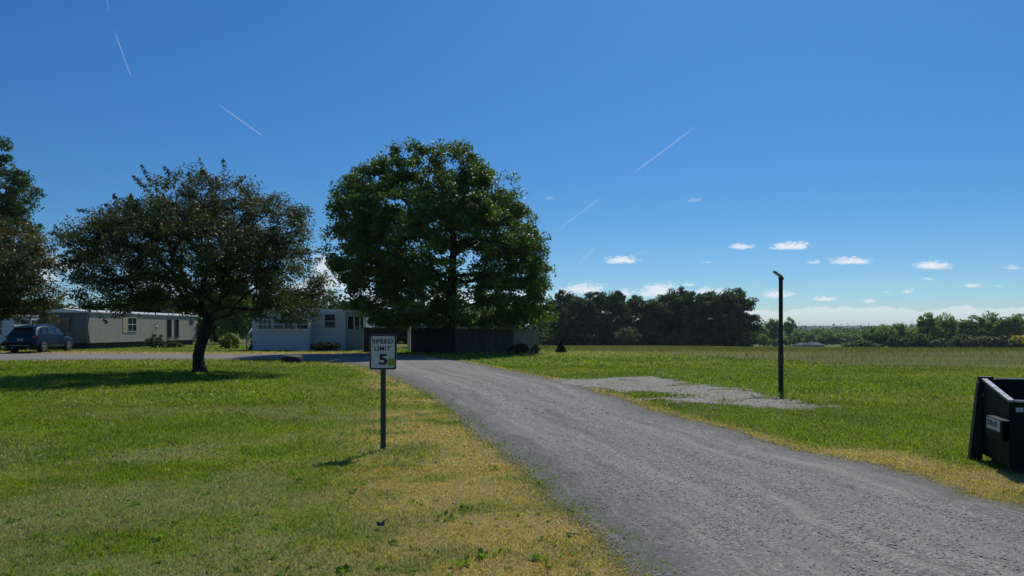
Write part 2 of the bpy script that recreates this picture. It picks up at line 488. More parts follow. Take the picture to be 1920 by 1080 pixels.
def hayline(x, y):
    """0 in the mown grass, 1 in the tall hay: boundary by the ground it runs over"""
    bx = np.array([-60, -2, 3, 7, 11, 14.6, 16.5, 25, 40, 400.]); by = np.array([80, 74, 66, 55, 48, 37, 31, 25, 22, 22.])
    yb = np.interp(x, bx, by) + (fbm(x * .15, y * .15, 31, 3) - .5) * 7
    return ss(-6, 7, y - yb)
def dryness(x, y, parts_=False):
    dl = distline(x, y, LL); dr = distline(x, y, RR)
    left = inpoly(x, y, np.vstack([LL, [[-400, LL[-1][1]], [-400, -50], [LL[0][0], -50]]]))
    n = fbm(x * .7, y * .7, 40, 4); n2 = fbm(x * .22, y * .22, 44, 3); n3 = fbm(x * 2.3, y * 2.3, 47, 3)
    near = ss(30, 8, y)
    wl = (1.0 + 1.3 * near) * (.5 + 1.0 * n2)
    d = np.where(left, ss(1.3, .35, dl / wl) * (.25 + .75 * ss(.34, .60, n3 * .6 + n * .4)), 0)
    edge_d = d.copy()
    d = np.maximum(d, np.where(left, ss(13, 6.5, y) * ss(.40, .57, n * .5 + n2 * .2 + n3 * .3) * .56, 0))
    d = np.maximum(d, np.where(left, ss(22, 11, y) * ss(.46, .64, n * .7 + n3 * .3) * .5, 0))
    rgt = ss(1.1, .2, dr / (.3 + .6 * n2))
    spot = 1.3 * np.exp(-((x - 4.5) / .9) ** 2 - ((y - 9.6) / .8) ** 2) + 1.4 * np.exp(-((x - 5.1) / 1.0) ** 2 - ((y - 8.2) / .6) ** 2) + .8 * np.exp(-((x - 3.2) / .5) ** 2 - ((y - 10.3) / .35) ** 2)
    rgt = np.maximum(rgt * .85, ss(.15, .6, spot * (.4 + n3)))
    d = np.maximum(d, np.where(~left, rgt, 0))
    sign = np.exp(-((x + 1.8) / .55) ** 2 - ((y - 10.25) / .3) ** 2)
    d = np.maximum(d, sign * .7)
    # dry verge along the far side of the cross road
    d = np.maximum(d, np.where(~left & (x < -8) & (y > 44), ss(8, 2, dr) * (.55 + .8 * n3), 0))
    if parts_: return np.clip(d, 0, 1), np.clip(np.maximum(edge_d, np.where(left, 0, 1)) * 1.3, 0, 1)
    return np.clip(d, 0, 1)
def pale(x, y):
    a = np.exp(-(((x - 5.0) / 4.2) ** 2 + ((y - 51) / 5.5) ** 2) ** 2)
    b = ss(235, 260, y) * ss(110, 70, x) * ss(40, 70, x) * ss(400, 340, y)
    return np.clip(np.maximum(a, b), 0, 1)

def grass_color(x, y, rnd):
    """albedo of the sward at a place: lush, dry, hay or pale"""
    n = fbm(x * .5, y * .5, 51, 4); m = fbm(x * 3, y * 3, 57, 3)
    lush = np.array([.208, .290, .018]); deep = np.array([.118, .200, .016]); dry = np.array([.60, .42, .175]); grey = np.array([.40, .345, .18])
    hay = np.array([.155, .138, .052]); hay2 = np.array([.135, .170, .034]); pal = np.array([.36, .37, .13])
    f = np.clip(ss(.3, .7, n * .6 + m * .4) + (rnd - .5) * .5, 0, 1)[:, None]
    c = deep * (1 - f) + lush * f
    d, wm_ = dryness(x, y, True); g = np.clip(1 - wm_ + .3 * (fbm(x * .9, y * .9, 60, 3) - .4), 0, 1)[:, None]
    dc = dry * (1 - g) + grey * g
    q = np.clip(d * 1.15 + (rnd - .5) * .7 * (d > .05), 0, 1)[:, None] * .9
    c = c * (1 - q) + dc * q
    h = hayline(x, y)
    hn = ss(.34, .56, fbm(x * .05, y * .14, 66, 4) + (rnd - .5) * .2)[:, None]
    hc = hay2 * (1 - hn) + hay * hn
    c = c * (1 - h[:, None] * .9) + hc * h[:, None] * .9
    v1 = ss(.46, .64, fbm(x * .12 + 3, y * .3, 120, 4))[:, None] * (1 - d[:, None]) * .5 * ss(12, 20, y)[:, None]
    c = c * (1 - v1) + np.array([.30, .31, .07]) * v1
    p = pale(x, y)[:, None] * .75
    c = c * (1 - p) + pal * p
    return c

# ------------------------------------------------------------------ ground sheet
def axis(parts):
    o = [parts[0][0]]
    for a, b, s in parts:
        n = max(1, int(round((b - a) / s))); o += list(np.linspace(a, b, n + 1)[1:])
    return np.array(o)
xs = axis([(-7000,-1500,500),(-1500,-400,90),(-400,-120,14),(-120,-45,3),(-45,-14,.8),(-14,10,.35),(10,45,.8),(45,140,3),(140,420,12),(420,1500,90),(1500,7000,500)])
ys = axis([(-7000,-500,800),(-500,-40,60),(-40,2,3),(2,22,.35),(22,62,.6),(62,120,1.8),(120,420,6),(420,1500,50),(1500,7000,400)])
gx, gy = np.meshgrid(xs, ys)
gz = terr(gx, gy)
gv = np.stack([gx, gy, gz], -1).reshape(-1, 3)
nx = len(xs); jj = np.arange(len(ys) - 1)[:, None] * nx + np.arange(nx - 1)[None, :]
gf = np.stack([jj, jj + 1, jj + nx + 1, jj + nx], -1).reshape(-1, 4)
gcol = grass_color(gv[:, 0], gv[:, 1], np.full(len(gv), .5))
m, t, out = newmat('turf')
a = t.new('ShaderNodeAttribute'); a.attribute_name = 'tint'
pos = t.new('ShaderNodeNewGeometry').outputs['Position']
n1 = t.noise(pos, 2.2, 5, .65); n2 = t.noise(pos, 14, 4, .7); n3 = t.noise(pos, .35, 4, .6)
c = t.mix(t.mapr(n2, .35, .7, 0, .55), a.outputs['Color'], (.085, .095, .028))
c = t.mix(t.mapr(n1, .45, .7, 0, .35), c, (.22, .25, .05))
c = t.mix(t.mapr(n3, .45, .65, 0, .22), c, (.09, .17, .02))
c = t.mix(1., c, (.92, .92, .92), 'MULTIPLY')
hgt = t.math('ADD', t.math('MULTIPLY', n2, .6), t.noise(pos, 60, 3, .7))
principled(t, out, c, .95, 0, .1, bump(t, hgt, .7, .04))
struct(npmesh('ground', gv, gf, m, gcol, smooth=True))

# ------------------------------------------------------------------ gravel
def gravel_mat(name, uvstreak):
    m, t, out = newmat(name)
    pos = t.new('ShaderNodeNewGeometry').outputs['Position']
    vo = t.new('ShaderNodeTexVoronoi'); vo.inputs['Scale'].default_value = 70; t.link(pos, vo.inputs['Vector'])
    vo2 = t.new('ShaderNodeTexVoronoi'); vo2.inputs['Scale'].default_value = 33; t.link(pos, vo2.inputs['Vector'])
    s1 = t.new('ShaderNodeSeparateColor'); t.link(vo.outputs['Color'], s1.inputs[0])
    s2 = t.new('ShaderNodeSeparateColor'); t.link(vo2.outputs['Color'], s2.inputs[0])
    g = t.math('ADD', t.math('MULTIPLY', s1.outputs[0], .6), t.math('MULTIPLY', s2.outputs[1], .4))
    c = t.ramp(g, [(.1, (.096, .088, .076)), (.5, (.203, .187, .160)), (.8, (.315, .29, .25)), (1, (.54, .50, .43))])
    cv = t.new('ShaderNodeAttribute'); cv.attribute_name = 'cover'
    big = t.noise(pos, .8, 4, .6)
    c = t.mix(t.mapr(big, .4, .7, 0, .4), c, (.165, .153, .137))
    if uvstreak:
        at = t.new('ShaderNodeAttribute'); at.attribute_name = 'along'
        mp = t.new('ShaderNodeMapping'); mp.inputs['Scale'].default_value = (.16, 17, 1); t.link(at.outputs['Vector'], mp.inputs[0])
        st = t.noise(mp.outputs[0], 1.0, 4, .6)
        c = t.mix(t.mapr(st, .52, .68, 0, .75), c, (.33, .305, .26))
        c = t.mix(t.mapr(st, .47, .30, 0, .75), c, (.105, .098, .088))
        sv = t.new('ShaderNodeSeparateXYZ'); t.link(at.outputs['Vector'], sv.inputs[0])
        e = t.math('MINIMUM', sv.outputs[1], t.math('SUBTRACT', 1., sv.outputs[1])); e = t.math('MAXIMUM', e, 0.)
        edg = t.math('ADD', e, t.math('MULTIPLY', t.math('SUBTRACT', t.noise(pos, 3.5, 4, .7), .5), .16))
        c = t.mix(t.mapr(edg, .16, .05, 0, .6), c, (.105, .098, .090))
        mp2 = t.new('ShaderNodeMapping'); mp2.inputs['Scale'].default_value = (.5, 46, 1); t.link(at.outputs['Vector'], mp2.inputs[0])
        st2 = t.noise(mp2.outputs[0], 1.0, 3, .6)
        c = t.mix(t.mapr(st2, .58, .70, 0, .45), c, (.34, .315, .27)); c = t.mix(t.mapr(st2, .42, .30, 0, .4), c, (.10, .094, .086))
        for v0_, w_ in ((.30, .075), (.66, .085)):            # compacted wheel tracks
            tk_ = t.math('ABSOLUTE', t.math('SUBTRACT', t.math('ADD', sv.outputs[1], t.math('MULTIPLY', t.math('SUBTRACT', t.noise(pos, .25, 2), .5), .10)), v0_))
            c = t.mix(t.math('MULTIPLY', t.mapr(tk_, w_, w_ * .35, 0, .34, True), t.mapr(big, .3, .6, .4, 1)), c, (.30, .28, .245))
        weeds = t.math('MULTIPLY', t.mapr(edg, .045, -.01, 0, 1), t.mapr(t.noise(pos, 9, 3, .6), .48, .62))
        c = t.mix(weeds, c, (.10, .13, .035))
    else:
        c = t.mix(1., c, (1.28, 1.26, 1.18), 'MULTIPLY')
        mo = t.noise(pos, 4.5, 4, .75); c = t.mix(t.mapr(mo, .52, .30, 0, .5), c, (.17, .165, .14))
        w = t.mapr(t.noise(pos, 1.6, 5, .7), .60, .72, 0, .5)
        c = t.mix(w, c, (.12, .13, .05))
    h = t.math('ADD', t.math('MULTIPLY', t.math('SUBTRACT', 1., vo.outputs['Distance']), .5), t.math('MULTIPLY', s2.outputs[0], .5))
    principled(t, out, c, .9, 0, .25, bump(t, h, .6, .014))
    # towards its rim the gravel thins out stone by stone
    s3 = t.math('ADD', t.math('MULTIPLY', s1.outputs[2], .55), t.math('MULTIPLY', t.noise(pos, 5, 4, .7), .45))
    alpha = t.math('LESS_THAN', s3, t.mapr(cv.outputs['Fac'], 0, 1, .12, .98))
    tr = t.new('ShaderNodeBsdfTransparent'); mx = t.new('ShaderNodeMixShader'); b = out.inputs['Surface'].links[0].from_socket
    t.link(alpha, mx.inputs[0]); t.link(tr.outputs[0], mx.inputs[1]); t.link(b, mx.inputs[2]); t.link(mx.outputs[0], out.inputs['Surface'])
    return m
def set_cover(o, c):
    a = o.data.attributes.new('cover', 'FLOAT', 'POINT'); a.data.foreach_set('value', np.ascontiguousarray(c, np.float32).ravel())
road = npmesh('gravel_road', rv, rf, gravel_mat('road_gravel', True), smooth=True)
al = road.data.attributes.new('along', 'FLOAT_VECTOR', 'POINT'); al.data.foreach_set('vector', ruv.astype(np.float32).ravel())
struct(road)
set_cover(road, np.repeat(ss(-.085, .03, np.minimum(vv, 1 - vv))[None], n0, 0))
# patch of gravel beside the lamp: cells of a fine grid that fall inside its outline
bx0, by0 = PATCHP.min(0) - .8; bx1, by1 = PATCHP.max(0) + .8; st_ = .08
px_ = np.arange(bx0, bx1 + st_, st_); py_ = np.arange(by0, by1 + st_, st_)
qx, qy = np.meshgrid(px_, py_)
cx_ = qx[:-1, :-1] + st_ / 2; cy_ = qy[:-1, :-1] + st_ / 2
PRING = np.vstack([PATCHP, PATCHP[:1]])[::3]
sdist = np.where(inpoly(cx_, cy_, PATCHP), 1, -1) * distline(cx_, cy_, PRING)
ins = sdist > -.7
jj = np.arange(len(py_) - 1)[:, None] * len(px_) + np.arange(len(px_) - 1)[None, :]
pf = np.stack([jj, jj + 1, jj + len(px_) + 1, jj + len(px_)], -1)[ins]
used, inv = np.unique(pf.ravel(), return_inverse=True)
pv = np.stack([qx, qy, terr(qx, qy) + .005 + .010 * fbm(qx * 2, qy * 2, 5, 2)], -1).reshape(-1, 3)[used]
patch = struct(npmesh('gravel_patch', pv, inv.reshape(-1, 4), gravel_mat('patch_gravel', False), smooth=True))
sd_ = np.where(inpoly(pv[:, 0], pv[:, 1], PATCHP), 1, -1) * distline(pv[:, 0], pv[:, 1], PRING)
set_cover(patch, np.clip(ss(-.4, .3, sd_ + (fbm(pv[:, 0] * 1.7, pv[:, 1] * 1.7, 73, 4) - .55) * 2.2) - .7 * ss(.66, .78, fbm(pv[:, 0] * .8, pv[:, 1] * 1.6, 74, 4)), 0, 1))

rng = np.random.default_rng(5)
def scatter(n, d0, d1, u0, u1, power=2.0):
    """random places in front of the viewer's side of the park, thinning with distance"""
    k = rng.random(n)
    D = (d0 ** power + k * (d1 ** power - d0 ** power)) ** (1 / power)
    U = u0 + (u1 - u0) * rng.random(n)
    return U * (D + 3), D
# loose stones on the road and the patch
def stones(n, d0, d1, smin, smax, extra=None):
    x, y = scatter(n, d0, d1, -.45, .85, 1.2)
    inside = inpoly(x, y, ROADP) | inpoly(x, y, PATCHP)
    near = (distline(x, y, RR) < .4) | (distline(x, y, LL) < .35) | (distline(x, y, PRING) < .6)
    dump = (np.hypot((x - 5.45) / .5, (y - 8.75) / .8) < 1)
    keep = inside | (near & (rng.random(n) < .3)) | dump
    x, y = x[keep], y[keep]; k = len(x)
    s = smin + (smax - smin) * rng.random(k) ** 2.5
    dl = distline(x, y, LL); dr = distline(x, y, RR); onr = inpoly(x, y, ROADP); vq = dl / (dl + dr + 1e-6)
    z = terr(x, y) + np.where(onr, .004 + (.018 + .03 * np.sin(vq * PI)) * np.minimum(1, np.minimum(vq, 1 - vq) * 12), .014) + s * .1
    base = np.array([(1,0,0),(0,1,0),(-1,0,0),(0,-1,0),(0,0,.8),(0,0,-.8)], float)
    jit = .65 + .7 * rng.random((k, 6, 1))
    v = base[None] * jit + (rng.random((k, 6, 3)) - .5) * .45
    an = rng.random(k) * 6.28; ca, sa = np.cos(an), np.sin(an)
    vx = v[..., 0] * ca[:, None] - v[..., 1] * sa[:, None]; vy = v[..., 0] * sa[:, None] + v[..., 1] * ca[:, None]
    v = np.stack([vx, vy, v[..., 2] * (.16 + .16 * rng.random((k, 1)))], -1) * s[:, None, None]
    v += np.stack([x, y, z], -1)[:, None]
    f = np.array([(0,1,4),(1,2,4),(2,3,4),(3,0,4),(1,0,5),(2,1,5),(3,2,5),(0,3,5)])
    f = (f[None] + (np.arange(k) * 6)[:, None, None]).reshape(-1, 3)
    g = .22 + .46 * rng.random(k) ** 1.4
    c = g[:, None] * np.array([1, .94, .83]) * (.95 + .1 * rng.random((k, 3)))
    return v.reshape(-1, 3), f, np.repeat(c, 6, 0)
V1, F1, C1 = stones(65000, 4.3, 15, .005, .014)
V2, F2, C2 = stones(9000, 14, 24, .012, .03)
m, t, out = newmat('loose_stone')
a = t.new('ShaderNodeAttribute'); a.attribute_name = 'tint'
principled(t, out, a.outputs['Color'], .9, 0, .25)
stuff(npmesh('loose_gravel', np.vstack([V1, V2]), np.vstack([F1, F2 + len(V1)]), m, np.vstack([C1, C2])), 'loose grey stones lying on the gravel road', 'gravel')

# ------------------------------------------------------------------ grass blades
def blades(x, y, h, w, c, lean=.5):
    k = len(x); z = terr(x, y)
    an = rng.random(k) * 6.28; le = (rng.random(k) ** .6) * lean * h
    la = rng.random(k) * 6.28
    dx, dy = np.cos(an) * w / 2, np.sin(an) * w / 2
    mx_, my_ = np.cos(la) * le, np.sin(la) * le
    b0 = np.stack([x - dx, y - dy, z - .004], -1); b1 = np.stack([x + dx, y + dy, z - .004], -1)
    m0 = np.stack([x - dx * .7 + mx_ * .35, y - dy * .7 + my_ * .35, z + h * .6], -1)
    m1 = np.stack([x + dx * .7 + mx_ * .35, y + dy * .7 + my_ * .35, z + h * .6], -1)
    tp = np.stack([x + mx_, y + my_, z + h * (1 - .18 * np.minimum(2.5, le / h))], -1)
    v = np.stack([b0, b1, m0, m1, tp], 1).reshape(-1, 3)
    f = np.array([(0,1,3),(0,3,2),(2,3,4)])
    f = (f[None] + (np.arange(k) * 5)[:, None, None]).reshape(-1, 3)
    return v, f, np.repeat(c, 5, 0)
parts = []
def field(n, d0, d1, hm, wm, power, u0=-.85, u1=.85, lean=1.9):
    x, y = scatter(n, d0, d1, u0, u1, power)
    dmin = np.minimum(distline(x, y, LL), distline(x, y, RR))
    keep = ~inpoly(x, y, ROADP) & (rng.random(n) < .35 + dmin / .25) | (inpoly(x, y, ROADP) & (dmin < .22) & (rng.random(n) < .18) & (y < 60))
    ip = inpoly(x, y, PATCHP); keep &= ~(ip & (rng.random(n) > .05 + .5 * ss(.66, .78, fbm(x * .8, y * 1.6, 74, 4)) + .3 * ss(.5, 0, distline(x, y, PRING))))
    keep &= hayline(x, y) < .6 + .3 * rng.random(n)
    x, y = x[keep], y[keep]
    r = rng.random(len(x))
    c = grass_color(x, y, r) * (.55 + .9 * rng.random((len(x), 1)))
    o_ = rng.random(len(x))[:, None]; c = np.where(o_ < .05, np.array([.50, .44, .24]) * (.7 + .5 * r[:, None]), c); c = np.where((o_ > .93), np.array([.24, .40, .035]) * (.7 + .4 * r[:, None]), c)
    c *= 1 + (rng.random((len(x), 3)) - .5) * .15
    d = dryness(x, y)
    tuft = .35 + 1.3 * fbm(x * 2.6, y * 2.6, 80, 4) ** 1.6
    h = hm * (.5 + .9 * rng.random(len(x))) * (1 - .35 * d) * (.5 + tuft)
    parts.append(blades(x, y, h, wm * (.6 + .8 * rng.random(len(x))), c, lean))
field(230000, 4.2, 9, .030, .0060, 1.3)
field(180000, 8.6, 17, .036, .011, 1.3)
field(150000, 16, 34, .05, .022, 1.3)
field(110000, 32, 75, .07, .05, 1.4)
off = 0; vs_, fs_, cs_ = [], [], []
for v_, f_, c_ in parts:
    vs_.append(v_); fs_.append(f_ + off); cs_.append(c_); off += len(v_)
GRASS = leafmat('grass_blade', .45, .6, spec=.06)
stuff(npmesh('grass', np.vstack(vs_), np.vstack(fs_), GRASS, np.vstack(cs_)), 'short mown grass of the lawn, green with tan dry patches', 'grass')
# tall hay beyond the mown strip
x, y = scatter(170000, 22, 210, -.1, .9, 1.25)
k = (hayline(x, y) > .12 + .7 * rng.random(len(x))) & (y < 185 + 12 * rng.random(len(x))) & (pale(x, y) < .5)
x, y = x[k], y[k]
r = rng.random(len(x)); c = grass_color(x, y, r) * (.8 + .5 * rng.random((len(x), 1)))
seed_ = (rng.random(len(x)) < .35)[:, None]; c = np.where(seed_, np.array([.14, .115, .065]) * (.8 + .5 * rng.random((len(x), 1))), c)
v_, f_, c_ = blades(x, y, (.25 + .75 * hayline(x, y) ** 1.5) * (.16 + .24 * rng.random(len(x)) * (.5 + fbm(x * .2, y * .2, 90, 3))) * (1 - .5 * ss(60, 130, y)), .012 * (y / 28) * (.45 + .4 * rng.random(len(x))), c, 1.1)
stuff(npmesh('hay_field', v_, f_, GRASS, c_), 'tall uncut hay with brown seed heads beyond the mown grass', 'grass')
# broad-leaved weeds in the lawn
def rosettes():
    L = [G(*p) for p in [(830,968),(868,1060),(905,1045),(1000,1050),(515,1048),(545,1078),(120,965),(250,948),(540,890),(560,905),(740,1022),(845,975),(1010,905),(660,925),(480,965),(930,880),(300,1010),(390,905),(80,700),(40,690),(640,1075),(870,955)]]
    for _ in range(420):
        D = 4.6 + 14 * random.random() ** 1.5; x = random.uniform(-.75, .15) * D
        L.append(Vector((x, D, tz(x, D))))
    X = np.array([p.x for p in L]); Y = np.array([p.y for p in L])
    ok = ~inpoly(X, Y, ROADP)
    V = []; Fc = []; C = []
    for i, p in enumerate(L):
        if not ok[i]: continue
        big = random.uniform(.75, .95) if i < 22 else random.uniform(.25, .6)
        g = random.uniform(.8, 1.3)
        for k in range(random.randint(7, 13)):
            a = random.random() * 6.28; l = random.uniform(.05, .11) * big; w = l * random.uniform(.18, .3); el = random.uniform(.3, 1.1)
            d = Vector((math.cos(a) * math.cos(el), math.sin(a) * math.cos(el), math.sin(el))); s = Vector((-math.sin(a), math.cos(a), 0))
            o = p + Vector((random.gauss(0, .03 * big), random.gauss(0, .03 * big), 0))
            b = len(V); tip = o + d * l + Vector((0, 0, -.35 * l * math.cos(el)))
            V += [o, o + d * l * .55 + s * w, tip, o + d * l * .55 - s * w]; Fc.append((b, b + 1, b + 2, b + 3))
            C += [(.13 * g, .26 * g, .028 * g)] * 4
    return np.array(V), np.array(Fc), np.array(C)
random.seed(12)
v_, f_, c_ = rosettes()
stuff(npmesh('lawn_weeds', v_, f_, GRASS, c_), 'bright green broad-leaved weeds dotted through the lawn', 'weeds')
# ------------------------------------------------------------------ trees
def leaf_cloud(cent, size, nrm, pal, rg, droop=.0, narrow=.55):
    """one folded kite per leaf: (N,3) centres, sizes, facing normals"""
    k = len(cent)
    nrm = nrm / (np.linalg.norm(nrm, axis=1)[:, None] + 1e-9)
    r = rg.normal(size=(k, 3)); r[:, 2] -= droop
    t1 = r - (r * nrm).sum(1)[:, None] * nrm; t1 /= np.linalg.norm(t1, axis=1)[:, None] + 1e-9
    t2 = np.cross(nrm, t1)
    l = (size * (.7 + .6 * rg.random(k)))[:, None]; w = l * narrow * (.8 + .4 * rg.random((k, 1)))
    a = cent - t1 * l * .5; b = cent + t2 * w * .5 + nrm * l * .08; c = cent + t1 * l * .5 - nrm * l * .10; d = cent - t2 * w * .5 + nrm * l * .08
    v = np.stack([a, b, c, d], 1).reshape(-1, 3)
    f = np.arange(4 * k).reshape(-1, 4)
    pal = np.array(pal, float); i = rg.integers(0, len(pal), k)
    colr = pal[i] * (.72 + .56 * rg.random((k, 1)))
    return v, f, np.repeat(colr, 4, 0)

def make_tree(name, label, cat, loc, ells, trunk, ncl, lpc, ls, cr, lm, bm_, pal, seed, shell=.6, group=None, shoots=0., step=.55, tipr=.012, flat=.65, narrow=.6, up=.55, sides=6, minr=0., low=None, patchy=None, holes=()):
    """trunk: list of (x,y,z,r) from the ground; ells: (cx,cy,cz,rx,ry,rz) ellipsoids that make up the crown outline"""
    rg = np.random.default_rng(seed); rd = random.Random(seed)
    E = np.array(ells, float)
    pr = (E[:, 3] * E[:, 4] * E[:, 5]) ** .8; pr /= pr.sum()
    pts = []; outs = []
    while len(pts) < ncl:
        e = E[rg.choice(len(E), p=pr)]
        d = rg.normal(size=3); d /= np.linalg.norm(d)
        q = rg.random() ** (1 / 3.4)
        p = e[:3] + d * e[3:] * q
        depth = (1 - np.sqrt((((p - E[:, :3]) / E[:, 3:]) ** 2).sum(1))).max()
        if depth > .3 and rg.random() < shell * min(1, (depth - .3) / .35 + .4): continue
        if any(((p[0] - h[0]) / h[2]) ** 2 + ((p[2] - h[1]) / h[3]) ** 2 < 1 and rg.random() < h[4] for h in holes): continue
        if low is not None and p[2] < low + .3 * rg.random(): continue
        pts.append(p); outs.append(d)
    pts = np.array(pts); outs = np.array(outs)
    T = [Vector(q[:3]) for q in trunk]
    # skeleton
    N = [np.array(q) for q in T]; par = [-1] + list(range(len(T) - 1))
    dirs = [np.array((T[min(i + 1, len(T) - 1)] - T[max(0, i - 1)]).normalized()) for i in range(len(T))]
    rooti = max(0, int(len(T) * .45)); plen = [0.] * len(T)
    for i in range(1, len(T)): plen[i] = plen[i - 1] + (T[i] - T[i - 1]).length
    order = np.argsort(np.linalg.norm(pts - np.array(T[-1]) * .6 - np.array(T[rooti]) * .4, axis=1))
    chains = []; tipn = []
    NA = np.zeros((len(N) + ncl * 40, 3)); NA[:len(N)] = N; DA = np.zeros_like(NA); DA[:len(N)] = dirs; PL = np.zeros(len(NA)); PL[:len(N)] = plen
    cnt = len(N)
    ok0 = np.ones(len(NA), bool); ok0[:rooti] = False
    for oi in order:
        p = pts[oi]
        v = p - NA[:cnt]; dist = np.linalg.norm(v, axis=1)
        cosa = (v * DA[:cnt]).sum(1) / (dist + 1e-6)
        cost = dist * (1 + .55 * (1 - cosa)) + .22 * PL[:cnt] + np.where(v[:, 2] < -.2, -v[:, 2] * .5, 0)
        cost[~ok0[:cnt]] = 1e9
        j = int(np.argmin(cost)); L = dist[j]
        k = min(38, max(1, int(L / step + .5)))
        ctrl = NA[j] + DA[j] * L * .42 + np.array([0, 0, .05 * L])
        chain = [j]; prev = NA[j]
        for s in range(1, k + 1):
            w = s / k
            q = NA[j] * (1 - w) ** 2 + ctrl * 2 * w * (1 - w) + p * w * w
            if s < k: q = q + rg.normal(size=3) * step * .10
            d = q - prev; d = d / (np.linalg.norm(d) + 1e-9)
            NA[cnt] = q; DA[cnt] = d; PL[cnt] = PL[chain[-1]] + step; par.append(chain[-1]); chain.append(cnt); prev = q; cnt += 1
            if cnt >= len(NA) - 60:
                NA = np.vstack([NA, np.zeros((4000, 3))]); DA = np.vstack([DA, np.zeros((4000, 3))]); PL = np.r_[PL, np.zeros(4000)]; ok0 = np.r_[ok0, np.ones(4000, bool)]
        chains.append(chain); tipn.append(chain[-1])
    load = np.zeros(cnt)
    for i in tipn: load[i] += 1
    for i in range(cnt - 1, 0, -1): load[par[i]] += load[i]
    rad = tipr * np.maximum(load, 1) ** .47
    tr = [q[3] for q in trunk]
    mb = MB(); mb.tube(T, tr, 12)
    for ch in chains:
        rr = [max(minr, rad[i]) for i in ch]
        if ch[0] < len(T): rr[0] = min(tr[ch[0]] * .75, max(rr[0] if len(rr) < 2 else rr[1] * 1.15, tipr))
        else: rr[0] = min(rr[0], (rr[1] if len(rr) > 1 else tipr) * 1.25)
        mb.tube([NA[i] for i in ch], rr, sides if rr[0] > .05 else 4, cap=False)
    # foliage
    C = []; NR = []; cs = []
    for i in range(ncl):
        p = pts[i]; o = outs[i]; n = int(lpc * rd.uniform(.55, 1.4)); r = cr * rd.uniform(.6, 1.35)
        g = rg.normal(size=(n, 3)); g = g / np.linalg.norm(g, axis=1)[:, None] * rg.random((n, 1)) ** .45 * np.array([r, r, r * flat]) * .95
        if shoots and rd.random() < shoots:
            n = max(6, int(n * .5)); g = g[:n]; L = cr * rd.uniform(1.0, 2.3); d = o * .8 + rg.normal(size=3) * .35; d[2] = max(-.15, d[2] * .7 + .18); d /= np.linalg.norm(d)
            q = rg.random((n, 1)) ** .8
            g = d * q * L + rg.normal(size=(n, 3)) * cr * .15 * (1.3 - q)
            mb.tube([p, p + d * L * .5 + rg.normal(size=3) * .03, p + d * L], [tipr * .8, tipr * .6, tipr * .3], 4, cap=False)
        C.append(p + g); NR.append(rg.normal(size=(n, 3)) * .75 + o * .45 + np.array([0, 0, up]))
        bc = np.ones(3) * rd.uniform(.8, 1.2)
        if patchy and rd.random() < patchy[0](p): bc = np.array(patchy[1]) * rd.uniform(.8, 1.2)
        cs.append(np.repeat(bc[None], n, 0))
    # a few leaves along the outer twigs
    C = np.vstack(C); NR = np.vstack(NR); cs = np.vstack(cs)
    v, f, c = leaf_cloud(C, np.full(len(C), ls), NR, pal, rg, .3, narrow)
    root = thing(name, label, cat, loc, 0, group)
    mb.build('trunk', bm_, root, smooth=True, fix=False)
    npmesh('crown', v, f, lm, c * np.repeat(cs, 4, 0), root)
    return root

def px_ells(L, px0, row0, D, depth=1.0, cap=None, yoff=None):
    s = D / F; o = []
    for e in L:
        cx, cy, rx, ry = e[:4]; dy = e[4] if len(e) > 4 else 0.
        d = rx * s * depth
        if cap: d = min(d, cap)
        o.append(((cx - px0) * s, dy, (row0 - cy) * s, rx * s, d, ry * s))
    return o

LEAFY = leafmat('leaf', .40, .5, spec=.3)
LEAFD = leafmat('leaf_dark', .28, .6, spec=.12)
LEAFF = leafmat('leaf_far', .5, .6, spec=.15)
BARK = bark('bark', (.055, .045, .038)); BARKD = bark('bark_dark', (.035, .03, .027))
MAPLE = [(.072,.142,.024),(.088,.165,.026),(.060,.122,.024),(.105,.185,.028),(.078,.145,.03)]
CRAB = [(.058,.098,.030),(.064,.092,.034),(.075,.060,.038),(.055,.092,.028),(.090,.110,.040),(.062,.076,.036)]
OAKD = [(.048,.095,.027),(.058,.112,.03),(.040,.08,.026),(.075,.132,.036)]

# flowering crab in the lawn
b = G(375, 698); D = b.y; s = D / F
tk = [(375,700,.0,.31),(373,688,.02,.245),(371,668,.03,.215),(376,648,.0,.205),(384,628,-.02,.20),(390,612,-.02,.20),(394,598,.0,.17)]
trunk = [((x - 375) * s, dy, (698 - y) * s, r) for x, y, dy, r in tk]
E1 = px_ells([(370,428,150,88),(268,462,106,80),(200,530,70,56),(475,455,108,92),(535,545,82,66),(400,378,110,46),(440,548,120,56),(300,545,110,42),(350,480,190,90),(580,560,40,45),(242,420,60,35),(515,420,60,55)], 375, 698, D, 1.35, 6.4)
make_tree('crab_apple_tree', 'broad low crab apple tree with bronze green leaves and forked leaning trunk on the lawn', 'tree', b, E1, trunk, 860, 165, .102, .52,
          LEAFY, BARKD, CRAB, 11, shell=.35, shoots=.34, step=.45, tipr=.008, flat=.75, narrow=.5, low=(698 - 606) * s)
